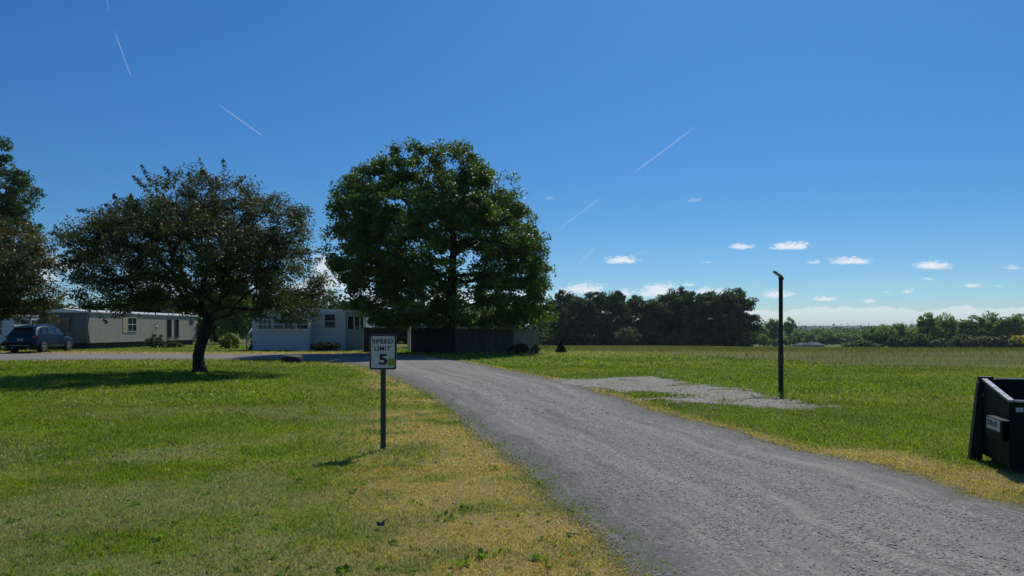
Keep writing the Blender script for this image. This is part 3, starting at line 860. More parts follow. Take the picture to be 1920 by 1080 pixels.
# big maple in front of the fence
b = G(842, 663); D = b.y; s = D / F
tk = [(842,665,0,.62),(842,655,0,.47),(843,635,0,.42),(844,605,0,.40),(845,570,.1,.37),(846,535,.1,.33),(848,500,.2,.27),(850,465,.1,.22),(848,430,0,.17),(846,395,0,.12),(846,360,0,.08)]
trunk = [((x - 842) * s, dy, (663 - y) * s, r) for x, y, dy, r in tk]
E2 = px_ells([(790,420,165,120),(842,338,86,80),(720,395,104,78),(905,455,112,112),(958,535,76,80),(712,490,96,78),(760,570,116,46),(900,560,120,56),(898,372,70,72),(840,470,190,120),(690,450,84,90),(985,565,52,50),(1000,590,40,26),(700,345,50,35),(760,310,55,40)], 842, 663, D, .95, 6.2)
def yel(p): return .6 if p[0] > 4.6 and p[2] < 5.5 else (.34 if p[0] > 2 else .10)
make_tree('maple_tree', 'tall full rounded green maple tree in front of the board fence', 'tree', b, E2, trunk, 1280, 118, .172, .66,
          LEAFY, BARKD, MAPLE, 23, shell=.82, step=.75, tipr=.015, flat=.7, narrow=.8, low=(663 - 619) * s, patchy=(yel, (1.55, 1.4, .95)), holes=[((x - 842) * s, (663 - y) * s, a * s, c_ * s, q) for x, y, a, c_, q in ((864,500,40,50,.7),(700,548,30,20,.5),(795,552,34,20,.5),(792,478,28,24,.55))])
# brownish crab overhanging the car, trunk outside the picture
b = G(-62, 690); D = b.y; s = D / F
trunk = [((x + 62) * s, 0, (690 - y) * s, r) for x, y, r in [(-62,692,.28),(-60,660,.22),(-66,625,.2),(-58,590,.16)]]
E3 = px_ells([(-60,480,150,80),(20,500,80,90),(60,555,56,42),(-40,555,120,50),(75,512,30,32),(-150,520,110,70),(30,570,60,32),(85,585,28,24)], -62, 690, D, .95, 4.2)
make_tree('crab_apple_tree', 'bronze leaved crab apple tree overhanging the dark blue car, trunk hidden', 'tree', b, E3, trunk, 400, 100, .115, .5,
          LEAFY, BARKD, [(.095,.098,.036),(.105,.105,.036),(.090,.070,.036),(.075,.092,.030),(.080,.066,.036)], 31, shell=.35, shoots=.22, step=.5, tipr=.011, narrow=.5, low=(690 - 612) * s)
# tall dark tree behind it
b = Vector((P(-40, 0, 74).x, 74, tz(P(-40, 0, 74).x, 74))); s = 74 / F; rw = HY + (HC - b.z) * F / 74
trunk = [((x + 40) * s, 0, (rw - y) * s, r) for x, y, r in [(-40,rw + 1,.6),(-40,610,.45),(-38,520,.38),(-36,420,.28),(-34,330,.14)]]
E4 = px_ells([(-30,360,85,72),(10,300,42,40),(28,370,46,40),(25,430,40,50),(-60,450,120,80),(0,500,70,70),(-40,560,90,40)], -40, rw, 74, .9, 5)
make_tree('shade_tree', 'tall dark green shade tree cut by the left edge behind the bronze crab', 'tree', b, E4, trunk, 430, 90, .27, .95,
          LEAFD, BARKD, OAKD, 37, shell=.7, step=1., tipr=.02, narrow=.75, low=1.5)

# trees of the line beyond the meadow: a few kinds grown once, then copied
def grown(seed, name, label, loc, H, Wd, pal, ncl, lpc, ls, lm=LEAFD, low=.5, bush=False, group=None, cat='tree'):
    rd = random.Random(seed); E = []
    if bush:
        E = [(0, 0, H * .5, Wd * .5, Wd * .5, H * .5)] + [(rd.uniform(-.3, .3) * Wd, rd.uniform(-.3, .3) * Wd, H * rd.uniform(.25, .6), Wd * .3, Wd * .3, H * .34) for _ in range(4)]
    else:
        E = [(0, 0, H * .52, Wd * .40, Wd * .40, H * .40), (rd.uniform(-.05, .05) * Wd, 0, H * .80, Wd * .27, Wd * .27, H * .20)]
        for k in range(8):
            a = rd.random() * 6.28; z = rd.uniform(.22, .82); q = .32 * (1.15 - abs(z - .45))
            E.append((math.cos(a) * Wd * q, math.sin(a) * Wd * q, H * z, Wd * rd.uniform(.15, .24), Wd * rd.uniform(.15, .24), H * rd.uniform(.09, .16)))
        E.append((0, 0, H * .2, Wd * .38, Wd * .38, H * .2))
    tr = [(0, 0, -.3, H * .028), (0, 0, H * .15, H * .02), (.02 * H, 0, H * .4, H * .015), (0, .01 * H, H * .65, H * .010), (0, 0, H * .85, H * .005)]
    if bush: tr = [(0, 0, -.2, .09), (0, 0, H * .25, .07), (0, 0, H * .6, .03)]
    return make_tree(name, label, cat, loc, E, tr, ncl, lpc, ls, Wd * .135, lm, BARKD, pal, seed, shell=.9, step=1.2 if not bush else .6, tipr=.03 if not bush else .02, narrow=.8, low=low, group=group, sides=5)

def at(px, D): x = (px - HX) / F * D; return Vector((x, D, tz(x, D)))
TL = 'trees of the dark wood line beyond the meadow'
proto = []
line = [  # photo column, distance, height in rows above horizon-relative top, width px, kind
 (1030,196,566,60,0),(1058,205,546,62,1),(1092,198,557,58,2),(1122,206,545,60,3),(1156,200,548,58,0),(1190,207,555,56,1),(1224,198,561,58,2),(1250,206,550,58,3),(1274,212,540,50,1),(1296,198,549,60,0),
 (1326,207,546,58,2),(1350,197,552,56,3),(1378,201,542,74,1)]
where = ['at the left end beside the maple','second from the left end','third from the left end','fourth from the left end','fifth from the left, above the round shrub','just right of the round pale shrub',
 'seventh from the left, in its low gap','just left of the pointed crown','with the pointed crown in its middle','just right of the pointed crown','third from the right end','second from the right end','at the right end with the widest crown']
kinds = {}
for i, (px, D, top, w, kd) in enumerate(line):
    p = at(px, D); H = HC - (top - HY) * D / F - p.z; Wd = w * D / F * 1.22
    lab = 'dark broadleaf tree of the wood line, ' + where[i]
    if kd not in kinds:
        r = grown(100 + kd * 7, 'broadleaf_tree', lab, p, H, Wd, OAKD, 125, 110, .50, group=TL); kinds[kd] = (r, H, Wd)
    else:
        r0, H0, W0 = kinds[kd]
        copy_thing(r0, p, random.Random(i).uniform(0, 6.28), lab, (Wd / W0, Wd / W0, H / H0), TL)
# undergrowth that closes the foot of the wood: one mass
rg = np.random.default_rng(77)
def mass(n, pxa, pxb, Da, Db, hmax, ls, pal, seed, lm=LEAFD):
    rg = np.random.default_rng(seed); nc = n // 40
    px = pxa + (pxb - pxa) * rg.random(nc); D = Da + (Db - Da) * rg.random(nc); x = (px - HX) / F * D
    hh = hmax * (.35 + .75 * fbm(px * .03, D * .05, seed, 3)) * rg.random(nc) ** .6
    c = np.stack([x, D, terr(x, D) + hh], -1)
    c = np.repeat(c, 40, 0) + rg.normal(size=(nc * 40, 3)) * np.array([1.5, 1.5, .8]) * ls * 1.3
    c[:, 2] = np.maximum(c[:, 2], terr(c[:, 0], c[:, 1]) + .1)
    return leaf_cloud(c, np.full(len(c), ls), rg.normal(size=c.shape) * .7 + np.array([0, -.3, .6]), pal, rg, .2, .8)
v, f, c = mass(16000, 1004, 1405, 192, 199, 3.6, .62, OAKD, 5)
v2, f2, c2 = mass(14000, 1000, 1400, 212, 222, 9, .75, OAKD, 6)
stuff(npmesh('undergrowth', np.vstack([v, v2]), np.vstack([f, f2 + len(v)]), LEAFD, np.vstack([c, c2])), 'dark undergrowth closing the foot of the wood line', 'undergrowth')
SHR = [(.075,.125,.035),(.085,.14,.036),(.065,.11,.035)]
p = at(1178, 186); grown(201, 'shrub', 'round pale green shrub standing alone in front of the dark wood line', p, HC - (613 - HY) * 186 / F - p.z, 50 * 186 / F, SHR, 60, 60, .42, LEAFY, .1, True, cat='shrub')
# right hand trees
GR = [(.15,.235,.08),(.17,.26,.085),(.135,.21,.075),(.185,.275,.085)]
TR2 = 'trees behind the far side of the hay field'
right = [(1650,236,612,56,0,'low broad tree with a rounded top right of the far grey roofs'),(1676,240,607,44,1,'leafy tree between the low broad tree and the tall open one'),
 (1738,225,589,44,2,'tallest open crowned tree with sky showing through, behind the hedge'),(1772,230,593,40,0,'tree touching the right side of the tallest open crowned tree'),
 (1800,236,600,52,1,'lower tree in the dip right of the tallest open crowned tree'),(1832,232,594,50,2,'full green tree above the wide pale bush'),
 (1860,238,590,44,0,'upright tree above the right end of the wide pale bush'),(1886,232,594,50,1,'full tree left of the yellow bush'),(1915,240,591,56,2,'tree cut by the right edge above the yellow bush'),(1705,246,614,40,1,'small tree left of the tallest open crowned tree')]
kr = {}
for i, (px, D, top, w, kd, lab) in enumerate(right):
    p = at(px, D); H = HC - (top - HY) * D / F - p.z; Wd = w * D / F * 1.25
    if kd not in kr:
        r = grown(140 + kd * 5, 'broadleaf_tree', lab, p, H, Wd, GR, 85 if kd != 2 else 60, 90, .52, LEAFF, 1.0, group=TR2); kr[kd] = (r, H, Wd)
    else:
        r0, H0, W0 = kr[kd]; copy_thing(r0, p, i * 1.7, lab, (Wd / W0, Wd / W0, H / H0), TR2)
# rounded bushes in front of them
BG = 'bushes along the far edge of the hay field'
BU = [(.095,.145,.07),(.11,.165,.075),(.085,.13,.066)]
bushes = [(1608,640,46,'dark bush at the left end of the row, below the low broad tree'),(1640,646,26,'smallest low bush in the row, third from its left end'),(1682,630,30,'narrow upright dark bush fourth from the left of the row'),
 (1706,631,36,'dark rounded bush left of the tallest open crowned tree'),(1727,632,26,'tall narrow bush at the foot of the tallest open crowned tree'),(1762,634,34,'egg shaped bush right of the tallest open crowned tree'),
 (1802,629,34,'upright twin topped bush left of the wide pale bush'),(1837,632,58,'wide pale topped bush, the broadest of the row'),(1874,628,38,'pointed dark bush right of the wide pale bush'),
 (1906,640,40,'tangled bush under the yellow bush at the right edge'),(1745,646,20,'low bush in the gap under the tallest open crowned tree'),(1625,648,22,'low bush second from the left end of the row')]
kb = {}
for i, (px, top, w, lab) in enumerate(bushes):
    D = 205 + (i * 7) % 11; p = at(px, D); H = HC - (top - HY) * D / F - p.z; Wd = w * D / F * 1.1; kd = i % 3
    if i == 7: r = grown(230, 'bush', lab, p, H, Wd, [(.13,.15,.09),(.115,.14,.075),(.095,.125,.06)], 90, 60, .42, LEAFY, .1, True, BG, 'bush'); continue
    if kd not in kb:
        r = grown(220 + kd, 'bush', lab, p, H, Wd, BU, 60, 60, .42, LEAFY, .1, True, BG, 'bush'); kb[kd] = (r, H, Wd)
    else:
        r0, H0, W0 = kb[kd]; copy_thing(r0, p, i * 2.1, lab, (Wd / W0, Wd / W0, H / H0), BG)
p = at(1918, 212); grown(236, 'bush', 'yellow leaved bush at the right edge of the view', p, HC - (626 - HY) * 212 / F - p.z, 40 * 212 / F, [(.62,.50,.03),(.55,.46,.035),(.45,.42,.05)], 50, 60, .42, LEAFY, 1.5, True, cat='bush')
# middle distance: separate trees round the far house
MD = 'trees round the far grey roofed house'
midd = [(1424,330,612,34,0,'small tree at the edge of the wood line'),(1448,345,598,30,1,'taller tree left of the lamp post'),(1482,350,597,24,2,'slim tree right of the lamp post'),(1432,300,628,26,0,'rounded small tree left of the lamp post foot'),
 (1500,390,622,36,1,'broad low tree right of the slim one'),(1520,372,625,30,2,'rounded tree directly behind the grey roofed house'),(1550,365,621,40,0,'dark tree right of the grey roofed house'),(1585,380,624,34,1,'bushy tree third right of the house'),
 (1600,360,628,40,2,'broad bright topped tree right of the far house'),(1630,370,625,36,0,'tree at the left side of the low broad tree'),(1467,318,632,22,1,'little tree in front of the slim one'),(1538,400,617,36,2,'dark tree peeping over the others right of the house')]
for i, (px, D, top, w, kd, lab) in enumerate(midd):
    p = at(px, D); H = HC - (top - HY) * D / F - p.z; Wd = w * D / F * 1.2
    r0, H0, W0 = kr[kd % 3]; copy_thing(r0, p, i * 1.3, 'far ' + lab, (Wd / W0, Wd / W0, H / H0), MD)
p = at(1452.5, 290); r0, H0, W0 = kr[1]; copy_thing(r0, p, 1., 'tiny dark tree standing alone in the pale mown field far beyond the lamp post', (2.2 / W0, 2.2 / W0, 2.6 / H0))
# far woods up to the hills
v, f, c = mass(16000, 60, 1012, 112, 126, 8, .6, OAKD, 15)
stuff(npmesh('hedge_thicket', v, f, LEAFD, c), 'dark thicket closing the view behind the homes and the fence', 'thicket')
V = []; Fs = []; Cs = []; o = 0
for (n, Da, Db, h, ls, sd_) in ((26000, 430, 700, 11, 1.7, 3), (26000, 700, 1300, 15, 2.6, 4), (30000, 1300, 2800, 18, 4.5, 8)):
    v, f, c = mass(n, -300 if Da > 600 else 1380, 2300, Da, Db, h, ls, [(.080,.138,.048),(.092,.155,.05),(.070,.122,.046)], sd_)
    V.append(v); Fs.append(f + o); Cs.append(c); o += len(v)
stuff(npmesh('distant_woods', np.vstack(V), np.vstack(Fs), LEAFF, np.vstack(Cs)), 'far woods rolling away to the low hills', 'woods')
# low wooded hills on the skyline
hx = np.linspace(-6200, 6200, 260); hy = np.array([3300, 3700, 4200, 4800, 5300, 5700, 6200.])
prof = np.array([0, .35, .75, 1, 1, .6, 0])
X, Y = np.meshgrid(hx, hy)
top = 21 + 14 * fbm(X / 900, Y / 4000, 3, 3) + 5 * fbm(X / 60, Y / 90, 9, 3)
Z = -17 + prof[:, None] * (top + 11)
hv = np.stack([X, Y, Z], -1).reshape(-1, 3); k = len(hx); jj = np.arange(len(hy) - 1)[:, None] * k + np.arange(k - 1)[None]
hf = np.stack([jj, jj + 1, jj + k + 1, jj + k], -1).reshape(-1, 4)
m, t, out = newmat('wooded_hill'); pos = t.new('ShaderNodeNewGeometry').outputs['Position']
n = t.noise(pos, .03, 5, .7); principled(t, out, t.ramp(n, [(.3, (.03, .055, .022)), (.7, (.06, .095, .035))]), 1, 0, 0, bump(t, n, 1, 12))
struct(npmesh('hills', hv, hf, m, smooth=True))

# shrubs and garden trees round the homes
GARD = [(.06,.10,.03),(.075,.12,.035),(.05,.085,.03)]
def bush_px(px, row, top, w, name, label, pal, seed, D=None, ls=.10, ncl=40, lpc=55, lm=LEAFY, cat='bush', low=.05):
    p = G(px, row) if D is None else at(px, D)
    s = p.y / F; H = (HY + (HC - p.z) / s - top) * s
    return grown(seed, name, label, p, H, w * s * 1.05, pal, ncl, lpc, ls, lm, low, True, None, cat)
bush_px(292, 655, 627, 34, 'bush', 'grey green leafy bush against the grey mobile home under its window', [(.10,.14,.07),(.12,.16,.08),(.07,.11,.05)], 301, 66, .16)
bush_px(322, 655, 643, 30, 'bush', 'low green bush right of the grey green one by the grey home', GARD, 302, 68, .14, 30)
bush_px(430, 655, 624, 34, 'bush', 'bright lime green bush left of the white home steps', [(.17,.24,.035),(.20,.28,.04),(.13,.19,.03)], 303, 64, .15)
bush_px(612, 657, 642, 52, 'shrub', 'dark spreading shrub at the foot of the white home', [(.02,.034,.02),(.026,.042,.022)], 304, 57.5, .12, 50, 55, LEAFD, 'shrub')
bush_px(1006, 662, 645, 20, 'plant', 'pale variegated plant at the right end of the fence', [(.16,.19,.09),(.10,.15,.05),(.20,.21,.12)], 305, 51.3, .12, 22, 45, cat='plant')
bush_px(972, 663, 646, 34, 'shrub', 'dark low shrub at the foot of the pale end of the fence', [(.03,.055,.025),(.045,.07,.03)], 306, 51.5, .12, 36, 50, LEAFD, 'shrub')
bush_px(10, 655, 640, 40, 'shrub', 'low green shrub left of the car in front of the pale blue home', GARD, 307, 52, .13, 30, 50, cat='shrub')
for (px, D, top, w, kd, lab) in ((290,100,540,110,0,'green tree rising behind the roof of the grey mobile home'),(436,88,515,84,1,'dark tree in the gap between the grey and the white mobile homes'),(545,105,545,120,3,'dark tree behind the left half of the white mobile home'),
      (60,95,560,110,2,'tree behind the pale blue home at the left'),(760,110,560,120,0,'tree behind the fence left of the maple trunk'),(930,100,575,90,1,'tree behind the fence right of the maple trunk'),(405,97,560,70,2,'tree behind the far end of the grey mobile home')):
    p = at(px, D); H = HC - (top - HY) * D / F - p.z; Wd = w * D / F
    r0, H0, W0 = (kinds if kd != 1 else kr)[kd]; copy_thing(r0, p, px * .7, lab, (Wd / W0, Wd / W0, H / H0), 'garden trees behind the homes')
# small cone shaped evergreen at the edge of the hay
p = G(1052, 661); s = p.y / F; H = 22 * s; rg = np.random.default_rng(3)
q = rg.random(2600) ** .6; a = rg.random(2600) * 6.28; rr = (q * .40 + .02) * (.75 + .35 * rg.random(2600))
ev = np.stack([np.cos(a) * rr, np.sin(a) * rr, H * (1 - q) + .02], -1)
v, f, c = leaf_cloud(ev, np.full(2600, .085), np.stack([np.cos(a), np.sin(a), a * 0 + .5], -1) + rg.normal(size=(2600, 3)) * .4, [(.016,.03,.018),(.02,.036,.02)], rg, .2, .35)
ro = thing('evergreen_shrub', 'small dark cone shaped evergreen at the edge of the hay right of the fence', 'shrub', p)
npmesh('foliage', v, f, LEAFD, c, ro); MB().tube([(0, 0, -.05), (0, 0, H * .8)], [.04, .01], 6).build('stem', BARKD, ro)
# ------------------------------------------------------------------ speed limit sign
def text_mesh(name, body, h, width, mat, parent, loc, bold=.0, z=.0):
    cu = bpy.data.curves.new(name, 'FONT'); cu.body = body; cu.align_x = 'CENTER'; cu.align_y = 'CENTER'; cu.size = 1; cu.extrude = .004; cu.offset = bold; cu.space_character = 1.12
    o = bpy.data.objects.new(name, cu); col.objects.link(o)
    bpy.context.view_layer.update()
    dg = bpy.context.evaluated_depsgraph_get(); me = bpy.data.meshes.new_from_object(o.evaluated_get(dg)); bpy.data.objects.remove(o)
    c = np.empty(len(me.vertices) * 3, np.float32); me.vertices.foreach_get('co', c); c = c.reshape(-1, 3)
    mn, mxx = c.min(0), c.max(0)
    sx_, sy_ = width / (mxx[0] - mn[0]), h / (mxx[1] - mn[1])
    n = np.empty_like(c); n[:, 0] = (c[:, 0] - (mn[0] + mxx[0]) / 2) * sx_; n[:, 2] = (c[:, 1] - (mn[1] + mxx[1]) / 2) * sy_; n[:, 1] = -(c[:, 2] - mn[2]) * .12
    me.vertices.foreach_set('co', n.ravel()); me.update(); me.name = name
    me.materials.clear(); me.materials.append(mat)
    o = bpy.data.objects.new(name, me); col.objects.link(o); o.parent = parent; o.location = loc
    return o
def round_rect(w, h, r, n=6):
    o = []
    for cx, cy, a0 in ((w / 2 - r, h / 2 - r, 0), (-w / 2 + r, h / 2 - r, 90), (-w / 2 + r, -h / 2 + r, 180), (w / 2 - r, -h / 2 + r, 270)):
        for k in range(n + 1):
            a = R(a0 + 90 * k / n); o.append((cx + r * math.cos(a), cy + r * math.sin(a)))
    return o
b = G(718, 843); s = b.y / F
SIGNW = plain('sign_white', (.56, .565, .53), .45, 0, .12, 9, .05); BLACK = plain('sign_black', (.012, .012, .014), .5, 0, .2, 20, .02)
POSTG = plain('post_green_steel', (.035, .065, .05), .5, .3, .35, 8, .2); STK = plain('sticker_olive', (.26, .30, .03), .6, 0, .3, 40, .05); ALU = plain('bare_aluminium', (.42, .43, .44), .4, .8, .2, 12, .05)
sg = thing('speed_limit_sign', 'white speed limit 5 sign with yellow green sticker on a dark green post', 'sign', b, R(2))
zt = (843 - 627) * s; zb = (843 - 693) * s; zc = (zt + zb) / 2; w = 50.5 * s; h = zt - zb
mb = MB()                                     # U-channel post
for x0, x1, y0, y1 in ((-.022, .022, -.003, .003), (-.0255, -.022, -.003, .026), (.022, .0255, -.003, .026), (-.036, -.0255, .023, .027), (.0255, .036, .023, .027)):
    mb.box(x0, x1, y0, y1, -.3, zt - .05)
mb.build('post', POSTG, sg)
pl = MB().prism(round_rect(w, h, .03), 1, -.0065, -.0045).build('plate', ALU, sg); pl.location = (0, 0, zc)
fr = MB()
o_ = round_rect(w - .004, h - .004, .028); i_ = round_rect(w - .046, h - .046, .020); n = len(o_)
fr.add([(x, 0, z) for x, z in o_] + [(x, 0, z) for x, z in i_] + [(x, .0012, z) for x, z in o_] + [(x, .0012, z) for x, z in i_],
       [(k, (k + 1) % n, n + (k + 1) % n, n + k) for k in range(n)] + [(2 * n + k, 3 * n + k, 3 * n + (k + 1) % n, 2 * n + (k + 1) % n) for k in range(n)])
q = MB().prism(round_rect(w - .004, h - .004, .028), 1, -.0080, -.0068).build('face', SIGNW, pl)
q = fr.build('border', BLACK, pl); q.location = (0, -.0098, 0)
ux = w / 50.5
def srow(r): return (zt - (r - 627) * s) - zc
text_mesh('lettering', 'SPEED', 8.6 * s, 38.5 * ux, BLACK, pl, (-.3 * ux, -.0083, srow(640.2)), .03)
text_mesh('lettering', 'LIMIT', 8.6 * s, 30 * ux, BLACK, pl, (-.6 * ux, -.0083, srow(653.6)), .018)
text_mesh('numeral', '5', 21 * s, 16.5 * ux, BLACK, pl, (.4 * ux, -.0083, srow(674)), .035)
q = MB().box(10.2 * ux, 24 * ux, -.0106, -.0101, srow(685.5), srow(672.2)).build('sticker', STK, pl)
q['label'] = 'yellow green square sticker'
for zz in (h * .33, -h * .36):
    q = MB().lathe([(.0, -.012), (.007, -.012), (.008, -.0085), (.008, -.0078)], 10, 'y').build('bolt', ALU, pl, True); q.location = (0, 0, zz)

# ------------------------------------------------------------------ lamp post
b = G(1464, 733); s = b.y / F
POLE = plain('pole_black', (.014, .014, .016), .5, .2, .3, 7, .15); LAMPB = plain('lamp_grey', (.10, .11, .12), .4, .4, .2, 10, .1); LENS = plain('lamp_lens', (.55, .55, .5), .3, 0, .1, 20, 0)
TAPE = plain('worn_band', (.075, .055, .05), .8, 0, .4, 9, .2)
lp = thing('lamp_post', 'tall black square lamp post with tilted flat lamp head beside the gravel patch', 'lamp post', b)
H = (733 - 524) * s
mb = MB(); mb.box(-.052, .052, -.052, .052, -.3, H * .46, bev=.008); mb.box(-.044, .044, -.044, .044, H * .46, H, bev=.008); mb.build('pole', POLE, lp)
MB().box(-.055, .055, -.055, .055, H * .22, H * .335, bev=.004).build('pole_band', TAPE, lp)
MB().lathe([(.062, H), (.062, H + .06), (.05, H + .075), (0, H + .078)], 14).build('pole_collar', POLE, lp, True)
T = Matrix.Translation((.03, 0, H + .03)) @ Matrix.Rotation(R(35), 4, 'Y')
hd = MB().box(-.29, -.02, -.085, .085, .01, .045, T, bev=.01).build('lamp_head', LAMPB, lp)
MB().box(-.23, -.05, -.062, .062, -.001, .0095, T).build('lens', LENS, hd)
MB().box(-.06, .05, -.03, .03, -.02, .03, T, bev=.006).build('bracket', POLE, lp)

# ------------------------------------------------------------------ open dumpster
DG = plain('dumpster_paint', (.006, .015, .014), .55, .0, .8, 3.5, .5, .15, 0, (1, 1, .3)); DGD = plain('dumpster_dark', (.008, .010, .013), .55, .1, .4, 4, .2); RIM = plain('lit_rim', (.34, .34, .36), .35, .5, .4, 14, .2)  # rim colour made pale to stand in for light along the top edge
INS = plain('dumpster_inside', (.006, .006, .006), .8, 0, .5, 5, .4); LBL = plain('label_white', (.50, .53, .52), .5, 0, .25, 30, .05); LTX = plain('label_print', (.07, .10, .12), .6)
bl = G(1841, 862); fl = G(1893, 889)
ax = (bl - fl); ang = math.atan2(-ax.x, ax.y); Ld = ax.xy.length * 1.02; Wd = 1.85
zf = HC - (754 - HY) * fl.y / F - fl.z; zk = HC - (711 - HY) * bl.y / F - fl.z
du = thing('dumpster', 'open black green steel dumpster with slanted top at the right edge of the lawn', 'dumpster', fl, ang)
th = .035; z0 = .07
body = MB()
body.prism([(0, z0), (Ld, z0), (Ld, zk), (0, zf)], 0, 0, th)                                   # left side
body.prism([(0, z0), (Ld, z0), (Ld, zk), (0, zf)], 0, Wd - th, Wd)                             # right side
body.box(th + .001, Wd - th - .001, 0.002, th, z0, zf - .001)                                   # front
body.box(th + .001, Wd - th - .001, Ld - th, Ld - .002, z0, zk - .001)                          # back
body.box(th + .001, Wd - th - .001, th + .001, Ld - th - .001, z0 + .002, z0 + .04)             # floor
body.build('body', DG, du)
rim = MB(); sl_ = math.atan2(zk - zf, Ld)
rim.hexa([(-.012, .0, zf + .001), (th + .012, .0, zf + .001), (th + .012, Ld - .05, zk - .009), (-.012, Ld - .05, zk - .009), (-.012, 0, zf + .025), (th + .012, 0, zf + .025), (th + .012, Ld - .05, zk + .015), (-.012, Ld - .05, zk + .015)])
rim.hexa([(Wd - th - .012, .0, zf + .001), (Wd + .012, .0, zf + .001), (Wd + .012, Ld - .05, zk - .009), (Wd - th - .012, Ld - .05, zk - .009), (Wd - th - .012, 0, zf + .025), (Wd + .012, 0, zf + .025), (Wd + .012, Ld - .05, zk + .015), (Wd - th - .012, Ld - .05, zk + .015)])
rim.box(th + .014, Wd - th - .014, -.014, th + .004, zf + .0, zf + .024)
rim.build('rim', RIM, du)
q = MB().box(.17, Wd - .17, Ld - th - .004, Ld + .012, zk + .0005, zk + .018).build('rear_rail', RIM, du)
for x0 in (-.035, Wd - .125): MB().box(x0, x0 + .16, Ld - .045, Ld + .05, zk - .035, zk + .035, bev=.004).build('hinge_lug', DGD, du)
for x0 in (-.085, Wd + .002):                                                                    # rear stiffening fins, wider at the foot
    fw = .083; f_ = MB(); xa, xb = (x0, x0 + fw)
    if x0 < 0: f_.hexa([(xa - .06, Ld - .06, .0), (-.002, Ld - .06, .0), (-.002, Ld + .05, .0), (xa - .06, Ld + .05, .0), (-.045, Ld - .06, zk - .04), (-.002, Ld - .06, zk - .04), (-.002, Ld + .05, zk - .04), (-.045, Ld + .05, zk - .04)])
    else: f_.hexa([(xa, Ld - .06, .0), (xb + .06, Ld - .06, .0), (xb + .06, Ld + .05, .0), (xa, Ld + .05, .0), (xa, Ld - .06, zk - .04), (xa + .045, Ld - .06, zk - .04), (xa + .045, Ld + .05, zk - .04), (xa, Ld + .05, zk - .04)])
    f_.build('rear_fin', DGD, du)
MB().prism([(th + .002, z0 + .042), (Wd - th - .002, z0 + .042), (Wd - th - .002, zf), (th + .002, zf)], 1, Ld - th - .003, Ld - th - .0015).build('inner_back', INS, du)
# fork pocket on each side
for sx_ in (0, 1):
    x0, x1 = (-.105, -.009) if sx_ == 0 else (Wd + .002, Wd + .10)
    za, zb_ = zf - .44, zf - .205
    pk = MB(); y0, y1 = -.10, .49
    pk.box(x0, x1, y0, y1, zb_ - .014, zb_); pk.box(x0, x1, y0, y1, za, za + .014)
    xo = (x0, x0 + .014) if sx_ == 0 else (x1 - .014, x1); pk.box(xo[0], xo[1], y0, y1, za + .0145, zb_ - .0145)
    pko = pk.build('fork_pocket', DG, du)
    MB().box(x0 + .015, x1 - .004, y1 - .03, y1 - .015, za + .015, zb_ - .015).build('pocket_stop', INS, pko)
    if sx_ == 0:
        lb = MB().box(x0 - .003, x0 - .0008, y0 + .06, y1 - .04, zb_ - .14, zb_ - .014).build('label_plate', LBL, pko)
        pr = MB(); yy = y1 - .07
        for wd_, hh in ((.06, .07), (.09, .07), (.05, .055), (.08, .07), (.07, .06), (.06, .07)):
            pr.box(x0 - .0042, x0 - .0032, yy - wd_, yy, zb_ - .10, zb_ - .10 + hh); pr.box(x0 - .0052, x0 - .0043, yy - wd_ * .65, yy - wd_ * .35, zb_ - .085, zb_ - .105 + hh)
            yy -= wd_ + .025
            if yy < y0 + .17: break
        pr.build('print', LTX, lb)
MB().lathe([(.0, -.012), (.028, -.012), (.032, -.001)], 12, 'x', (0, Ld * .52, zf - .48)).build('drain_plug', DGD, du)
MB().box(.035, .135, -.004, -.0005, zf - .11, zf - .06).build('sticker', LBL, du)
MB().box(-.003, -.0008, Ld - .075, Ld - .062, zk - .22, zk - .17).build('reflector', LBL, du)
for x0 in (.1, Wd - .25): MB().box(x0, x0 + .15, .05, Ld - .05, -.02, z0 - .001).build('skid', DGD, du)
corner = MB()
corner.box(-.006, -.0005, .0, .05, z0, zf - .01); corner.box(-.006, .06, -.008, -.0005, z0, zf - .02); corner.build('corner_post', DG, du)

# ------------------------------------------------------------------ dark boulder and scrap on the lawn
def rock(name, label, cat, loc, rx, ry, h, seed, mat, cap=None):
    bm = bmesh.new(); bmesh.ops.create_icosphere(bm, subdivisions=4, radius=1)
    sd_ = seed * 3.1
    for v_ in bm.verts:
        n = v_.co.normalized(); f = 1 + .22 * (float(fbm(np.array(n.x * 1.3 + sd_), np.array(n.y * 1.3 + n.z), seed, 3)) - .5) + .10 * (float(fbm(np.array(n.x * 4 + n.z * 2), np.array(n.y * 4 + sd_), seed + 2, 3)) - .5)
        x_, y_, z_ = n.x * f, n.y * f, n.z * f
        e = .55
        x_ = math.copysign(abs(x_) ** .75, x_); z_ = math.copysign(abs(z_) ** .6, z_)
        v_.co = Vector((x_ * rx, y_ * ry, (min(z_, .86 + .05 * n.x) + .12) * h))
    me = bpy.data.meshes.new(name); bm.to_mesh(me); bm.free(); me.polygons.foreach_set('use_smooth', [True] * len(me.polygons)); me.materials.append(mat)
    o = bpy.data.objects.new(name, me); col.objects.link(o); o.location = loc
    return tag(o, label, cat)
m, t, out = newmat('boulder'); v = coord(t); n = t.noise(v, 5, 6, .7); g_ = t.new('ShaderNodeNewGeometry'); sp = t.new('ShaderNodeSeparateXYZ'); t.link(v, sp.inputs[0])
c = t.ramp(n, [(.3, (.010, .009, .010)), (.6, (.022, .020, .020)), (.8, (.06, .055, .05))])
c = t.mix(t.mapr(sp.outputs[2], .27, .33), c, (.16, .14, .105)); principled(t, out, c, .8, 0, .3, bump(t, n, .9, .06))
p = G(545, 680)
